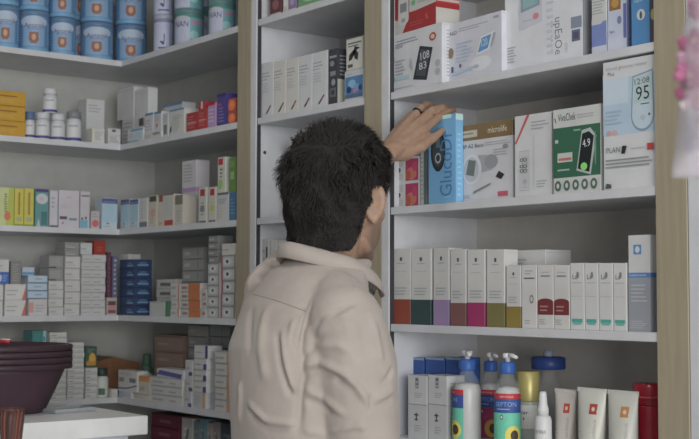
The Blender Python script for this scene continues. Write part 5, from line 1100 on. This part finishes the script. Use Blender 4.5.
for q in range(15000):
    az = rr.uniform(-PI, PI); t = math.sqrt(rr.random())*.985
    p, d = hair_pt(az, t, -.003)
    # combing: up and forward on the crown, downward at the nape
    fl = Vector((noise.noise(d*4.2)*1.2, noise.noise(d*4.2 + Vector((9, 2, 4)))*1.2, noise.noise(d*4.2 + Vector((2, 8, 1)))*.9))
    down = Vector((0, 0, -1)); tang = (down - d*down.dot(d)) if t > .35 else Vector((0, .6, .3))
    dirn = (d*(.20 + .2*max(0, d.z)) + tang*.8 + fl*.75 + Vector((rr.uniform(-.2, .2), rr.uniform(-.2, .2), rr.uniform(-.15, .15)))).normalized()
    L_ = rr.uniform(.014, .030)*(1 - .62*max(0, t - .55)/.45)
    wd = rr.uniform(.0007, .0013)
    sdv = dirn.cross(d).normalized()*wd; nv = d*wd*.6
    a0 = p; a1 = p + dirn*L_*.55 + d*.002; a2 = p + dirn*L_ - d*L_*.18
    V_ = [a0 + sdv, a0 - sdv, a0 + nv, a1 + sdv*.8, a1 - sdv*.8, a1 + nv*.8, a2]
    mb.add([hp(*v) for v in V_], [(0, 1, 4, 3), (1, 2, 5, 4), (2, 0, 3, 5), (3, 4, 6), (4, 5, 6), (5, 3, 6)], HAIR, False)
child(mb.build('hair'))
# shirt
def cloth():
    m = bpy.data.materials.new('shirt_cotton'); m.use_nodes = True; nt = m.node_tree; b = nt.nodes['Principled BSDF']
    tc = nt.nodes.new('ShaderNodeTexCoord'); nz = nt.nodes.new('ShaderNodeTexNoise'); nz.inputs['Scale'].default_value = 30; nz.inputs['Detail'].default_value = 6
    rp = nt.nodes.new('ShaderNodeValToRGB'); rp.color_ramp.elements[0].position = .3; rp.color_ramp.elements[1].position = .7
    rp.color_ramp.elements[0].color = [lin(c)*1.62 for c in (142, 134, 128)] + [1]; rp.color_ramp.elements[1].color = [lin(c)*1.62 for c in (148, 140, 134)] + [1]
    nt.links.new(tc.outputs['Object'], nz.inputs['Vector']); nt.links.new(nz.outputs['Fac'], rp.inputs['Fac']); nt.links.new(rp.outputs['Color'], b.inputs['Base Color']); b.inputs['Roughness'].default_value = .85; b.inputs['Specular IOR Level'].default_value = .15
    b.inputs['Sheen Weight'].default_value = .15
    wv = nt.nodes.new('ShaderNodeTexNoise'); wv.inputs['Scale'].default_value = 900; n3 = nt.nodes.new('ShaderNodeTexNoise'); n3.inputs['Scale'].default_value = 26; n3.inputs['Detail'].default_value = 3
    bp = nt.nodes.new('ShaderNodeBump'); bp.inputs['Strength'].default_value = .25; bp.inputs['Distance'].default_value = .001; b2 = nt.nodes.new('ShaderNodeBump'); b2.inputs['Strength'].default_value = .25; b2.inputs['Distance'].default_value = .006
    nt.links.new(tc.outputs['Object'], wv.inputs['Vector']); nt.links.new(tc.outputs['Object'], n3.inputs['Vector']); nt.links.new(wv.outputs['Fac'], bp.inputs['Height']); nt.links.new(n3.outputs['Fac'], b2.inputs['Height']); nt.links.new(b2.outputs['Normal'], bp.inputs['Normal']); nt.links.new(bp.outputs['Normal'], b.inputs['Normal'])
    return m
SHIRT = cloth()
sb = MB()
ST_ = [(.82, -.012, .158, .120), (.95, -.010, .153, .118), (1.10, .002, .150, .118), (1.22, .002, .156, .122), (1.32, .000, .160, .120), (1.40, .012, .145, .102), (1.45, .034, .110, .086), (1.474, .056, .080, .082), (1.484, .062, .070, .076)]
loft(sb, ST_, SHIRT, 40, 2.25)
sb.tube([Vector((.06, .03, 1.425)), Vector((.11, .02, 1.402)), SR + Vector((.003, 0, -.012))], [.046, .056, .064], SHIRT, 16); sb.ell(SR + Vector((.002, 0, -.012)), (.065, .068, .064), SHIRT)
fw_ = (WR_ - ER)
sb.tube([SR + Vector((.004, .002, -.01)), SR.lerp(ER, .35) + Vector((.006, .006, 0)), SR.lerp(ER, .75), ER, ER + fw_*.35, ER + fw_*.62], [.067, .070, .066, .062, .055, .050], SHIRT, 18)
sb.tube([Vector((-.05, .03, 1.438)), Vector((-.10, .04, 1.442)), SL], [.056, .062, .066], SHIRT, 16); sb.ell(SL, (.067, .068, .066), SHIRT)
sb.tube([SL, Vector((-.125, -.01, 1.31)), Vector((-.105, -.01, 1.2))], [.062, .07, .06], SHIRT, 14)
fl_ = (WL - EL)
sb.tube([SL, SL.lerp(EL, .4), EL, EL + fl_*.35, EL + fl_*.6], [.066, .062, .052, .046, .042], SHIRT, 18)
shirt_me = remeshed(sb, 'shirt', .0045, 12)
# folds: lines found on the cloth, raised or sunk along their length
def fold_pass(me):
    bv = BVHTree.FromPolygons([MM @ v.co for v in me.vertices], [tuple(p.vertices) for p in me.polygons])
    def hit(x, y):
        d = (FW*FPX + RT*(x-CXP) - UP*(y-CYP)).normalized(); q = bv.ray_cast(CAM, d)
        return MI @ q[0] if q[0] is not None else None
    folds = [  # points, width m, height m
        ([(301, 374), (306, 366), (315, 362), (330, 366), (345, 374), (357, 386), (366, 399), (369, 409)], .0085, .0065), ([(302, 384), (308, 374), (318, 371), (334, 376), (350, 388)], .008, -.0055),
        ([(302, 389), (318, 395), (334, 406), (347, 416)], .008, .0055), ([(303, 399), (318, 404), (332, 414)], .008, -.004),
        ([(371, 392), (371, 402), (372, 408), (385, 403), (394, 397)], .006, -.005), ([(376, 398), (386, 395), (394, 388)], .007, .004),
        ([(328, 432), (345, 428), (360, 426), (366, 430)], .006, .0045), ([(303, 431), (318, 433), (330, 437)], .007, .004), ([(380, 385), (388, 378), (393, 366), (396, 350)], .007, -.004),
        ([(314, 300), (306, 316), (301, 332), (300, 348), (302, 362), (302, 380), (300, 400), (299, 420), (297, 439)], .010, -.008), ([(312, 302), (303, 318), (297, 334), (296, 352)], .006, .005),
        ([(283, 328), (284, 345), (287, 364), (292, 382), (298, 394)], .010, .0065), ([(277, 330), (279, 348), (282, 368), (288, 386), (295, 400)], .008, -.005), ([(294, 318), (290, 336), (291, 356)], .008, .004),
        ([(268, 304), (262, 330), (263, 360), (266, 384)], .014, .004), ([(252, 306), (250, 330), (252, 356)], .012, -.003),
        ([(247, 401), (257, 411), (268, 421), (285, 423), (299, 424)], .0055, .0065), ([(246, 408), (256, 419), (268, 428), (290, 430)], .007, -.0045), ([(240, 380), (240, 400), (238, 425)], .010, .004),
        ([(283, 264), (268, 268), (259, 278), (254, 292)], .007, -.0065), ([(278, 258), (264, 266), (254, 276), (247, 292)], .008, .006), ([(250, 276), (243, 292), (238, 310)], .008, -.004),
        ([(303, 338), (318, 322), (338, 310), (356, 303)], .006, -.0045), ([(306, 344), (322, 330), (342, 317), (362, 306)], .007, .0045), ([(308, 350), (324, 345), (340, 346), (352, 352)], .010, .004), ([(301, 360), (310, 352), (316, 344)], .006, -.005),
        ([(372, 320), (378, 345), (380, 365)], .010, .004), ([(352, 318), (358, 340), (362, 365)], .012, -.003)]
    segs = []
    for pts, wd, am in folds:
        pp = [hit(*p) for p in pts]; pp = [p for p in pp if p is not None]
        n_ = len(pp)
        for i in range(n_-1):
            segs.append((pp[i], pp[i+1], wd, am, i/(n_-1), (i+1)/(n_-1)))
    nor = [v.normal.copy() for v in me.vertices]
    import numpy as np
    co = np.array([v.co[:] for v in me.vertices]); nn = np.array([n_[:] for n_ in nor]); disp = np.zeros(len(co))
    cur = {}
    for (a, b_, wd, am, t0, t1) in segs:
        a_ = np.array(a); ab = np.array(b_) - a_; L2 = (ab**2).sum() + 1e-12
        t = np.clip(((co - a_) @ ab)/L2, 0, 1); dd = np.sqrt(((co - a_ - t[:, None]*ab)**2).sum(1))
        fade = np.clip(np.minimum((t0 + (t1-t0)*t)/.18, (1 - t0 - (t1-t0)*t)/.18), .0, 1)
        val = 1.35*am*np.exp(-(dd/(wd*.72))**2)*fade
        k_ = (wd, am, round(t1-t0, 5))
        prev = cur.get(k_, np.zeros(len(co))); cur[k_] = np.where(np.abs(val) > np.abs(prev), val, prev)
    for v_ in cur.values(): disp += v_
    for i, v in enumerate(me.vertices):
        p = v.co; w_ = noise.noise(Vector((p.x*9, p.y*9, p.z*4)))*.0035 + noise.noise(Vector((p.x*22, p.y*22, p.z*11 + 5)))*.0016
        v.co = p + nor[i]*(float(disp[i]) + w_)
    me.update()
fold_pass(shirt_me)
shirt_me.materials.clear(); shirt_me.materials.append(SHIRT)
shirt = bpy.data.objects.new('shirt', shirt_me); COL.objects.link(shirt); child(shirt)
bvS = BVHTree.FromPolygons([v.co.copy() for v in shirt_me.vertices], [tuple(p.vertices) for p in shirt_me.polygons])
def on_shirt(x, y):
    o_ = MI @ CAM; d = (MI.to_3x3() @ (FW*FPX + RT*(x-CXP) - UP*(y-CYP))).normalized(); q = bvS.ray_cast(o_, d)
    return q[0]
def subdiv(pts, k_=6):
    out = []
    for a, b_ in zip(pts, pts[1:]):
        for i in range(k_): out.append((a[0] + (b_[0]-a[0])*i/k_, a[1] + (b_[1]-a[1])*i/k_))
    return out + [pts[-1]]
SEAM = mat((138, 129, 122), .9, key='thread')
for pts in ([(253, 294), (264, 297), (275, 300), (292, 306), (309, 312)], [(316, 292), (309, 306), (303, 322), (299, 340)]):
    P = [on_shirt(*q) for q in subdiv(pts)]; P = [p for p in P if p is not None]
    if len(P) > 3:
        mb = MB(); mb.tube(P, .0011, SEAM, 6); s_o = mb.build('seam'); s_o.parent = shirt
# collar: a standing band that folds over, lower at the throat
def collar_band():
    mb = MB(); n = 64; CC = Vector((0, .066, 1.486)); rings = []
    ctrl = [(.001, -.034), (.004, -.018), (.0045, -.004), (.0075, -.001), (.0125, -.004), (.0185, -.012), (.0245, -.034), (.0215, -.0355), (.012, -.012)]
    for (o_, h_) in ctrl:
        row = []
        for j in range(n):
            a = -PI*.5 + (j/(n-1) - .5)*2*PI*.965     # opening ahead
            c, s_ = math.cos(a), math.sin(a)
            o2 = o_*(1 - .2*max(0, s_)); rx, ry = .067 + o2, .084 + o2
            tilt = -.31*(s_*ry) - .012*max(0, s_)
            row.append(CC + Vector((rx*c, ry*s_, h_*(1 - .15*max(0, s_)) + tilt + .002*math.sin(3*a + 1))))
        rings.append(row)
    vs = [p for row in rings for p in row]; fs = []
    R_n = len(rings)
    for i in range(R_n):
        for j in range(n-1): fs.append((i*n+j, i*n+j+1, ((i+1) % R_n)*n+j+1, ((i+1) % R_n)*n+j))
    fs.append(tuple(i*n for i in range(R_n))); fs.append(tuple(i*n + n-1 for i in range(R_n-1, -1, -1)))
    mb.add(vs, fs, SHIRT, True); return mb
cb_ = collar_band().build('collar', None, True); cb_.parent = shirt
# buttons down the front
mb = MB()
for i in range(6):
    z = 1.38 - i*.085; q = bvS.ray_cast(Vector((.004, .6, z)), Vector((0, -1, 0)))
    if q[0] is not None:
        b_ = MB(); b_.ell(q[0] + Vector((0, .0008, 0)), (.0055, .0018, .0055), mat((96, 84, 78), .3, key='button'), None, 14, 8); o = b_.build('button'); o.parent = shirt
# cuffs
for (e_, w_, t_, n_) in ((ER, WR_, .60, .0515), (EL, WL, .585, .0435)):
    d_ = (w_ - e_); mb = MB(); mb.tube([e_ + d_*t_, e_ + d_*(t_ + .13)], [n_, n_ - .003], SHIRT, 22); o = mb.build('cuff'); o.parent = shirt
# trousers, belt, shoes, ring
TRM = mat((58, 60, 68), .8, key='denim', bump=.3, bscale=400)
tb_ = MB(); loft(tb_, [(.72, -.055, .165, .112), (.84, -.055, .160, .108), (.93, -.055, .155, .104)], TRM)
for s_ in (-1, 1): tb_.tube([Vector((s_*.080, -.055, .84)), Vector((s_*.09, -.045, .70)), Vector((s_*.096, -.038, .48)), Vector((s_*.10, -.055, .10))], [.088, .086, .066, .062], TRM, 20)
tm = remeshed(tb_, 'trousers', .007, 6); tm.materials.clear(); tm.materials.append(TRM); o = bpy.data.objects.new('trousers', tm); COL.objects.link(o); child(o)
for s_ in (-1, 1):
    sh = MB(); lm = mat((50, 46, 44), .35, key='leather')
    sh.tube([Vector((s_*.10, -.115, .052)), Vector((s_*.10, -.06, .058)), Vector((s_*.105, .02, .052)), Vector((s_*.11, .09, .042)), Vector((s_*.112, .135, .034))], [(.036, .036), (.044, .050), (.046, .044), (.046, .034), (.03, .02)], lm, 18)
    sm2 = remeshed(sh, 'shoe', .005, 6); sm2.materials.clear(); sm2.materials.append(lm); o = bpy.data.objects.new('shoe', sm2); COL.objects.link(o); child(o)
    so = MB(); so.box(s_*.108 - .047, s_*.108 + .047, -.150, .155, 0, .016, mat((36, 34, 34), .6, key='sole'), .01); q = so.build('sole'); q.parent = o
ra = loc_at(*hand['ring'][0]); rb_ = loc_at(*hand['ring'][1]); ax = (rb_ - ra).normalized(); rc = ra.lerp(rb_, .55)
u_ = ax.orthogonal().normalized(); v_ = ax.cross(u_)
mb = MB(); rg = .0108
mb.tube([rc + (u_*math.cos(2*PI*j/28) + v_*math.sin(2*PI*j/28))*rg for j in range(29)], [(.0014, .0024)]*29, mat((48, 44, 42), .25, metal=.8, key='ring'), 8); child(mb.build('ring'))
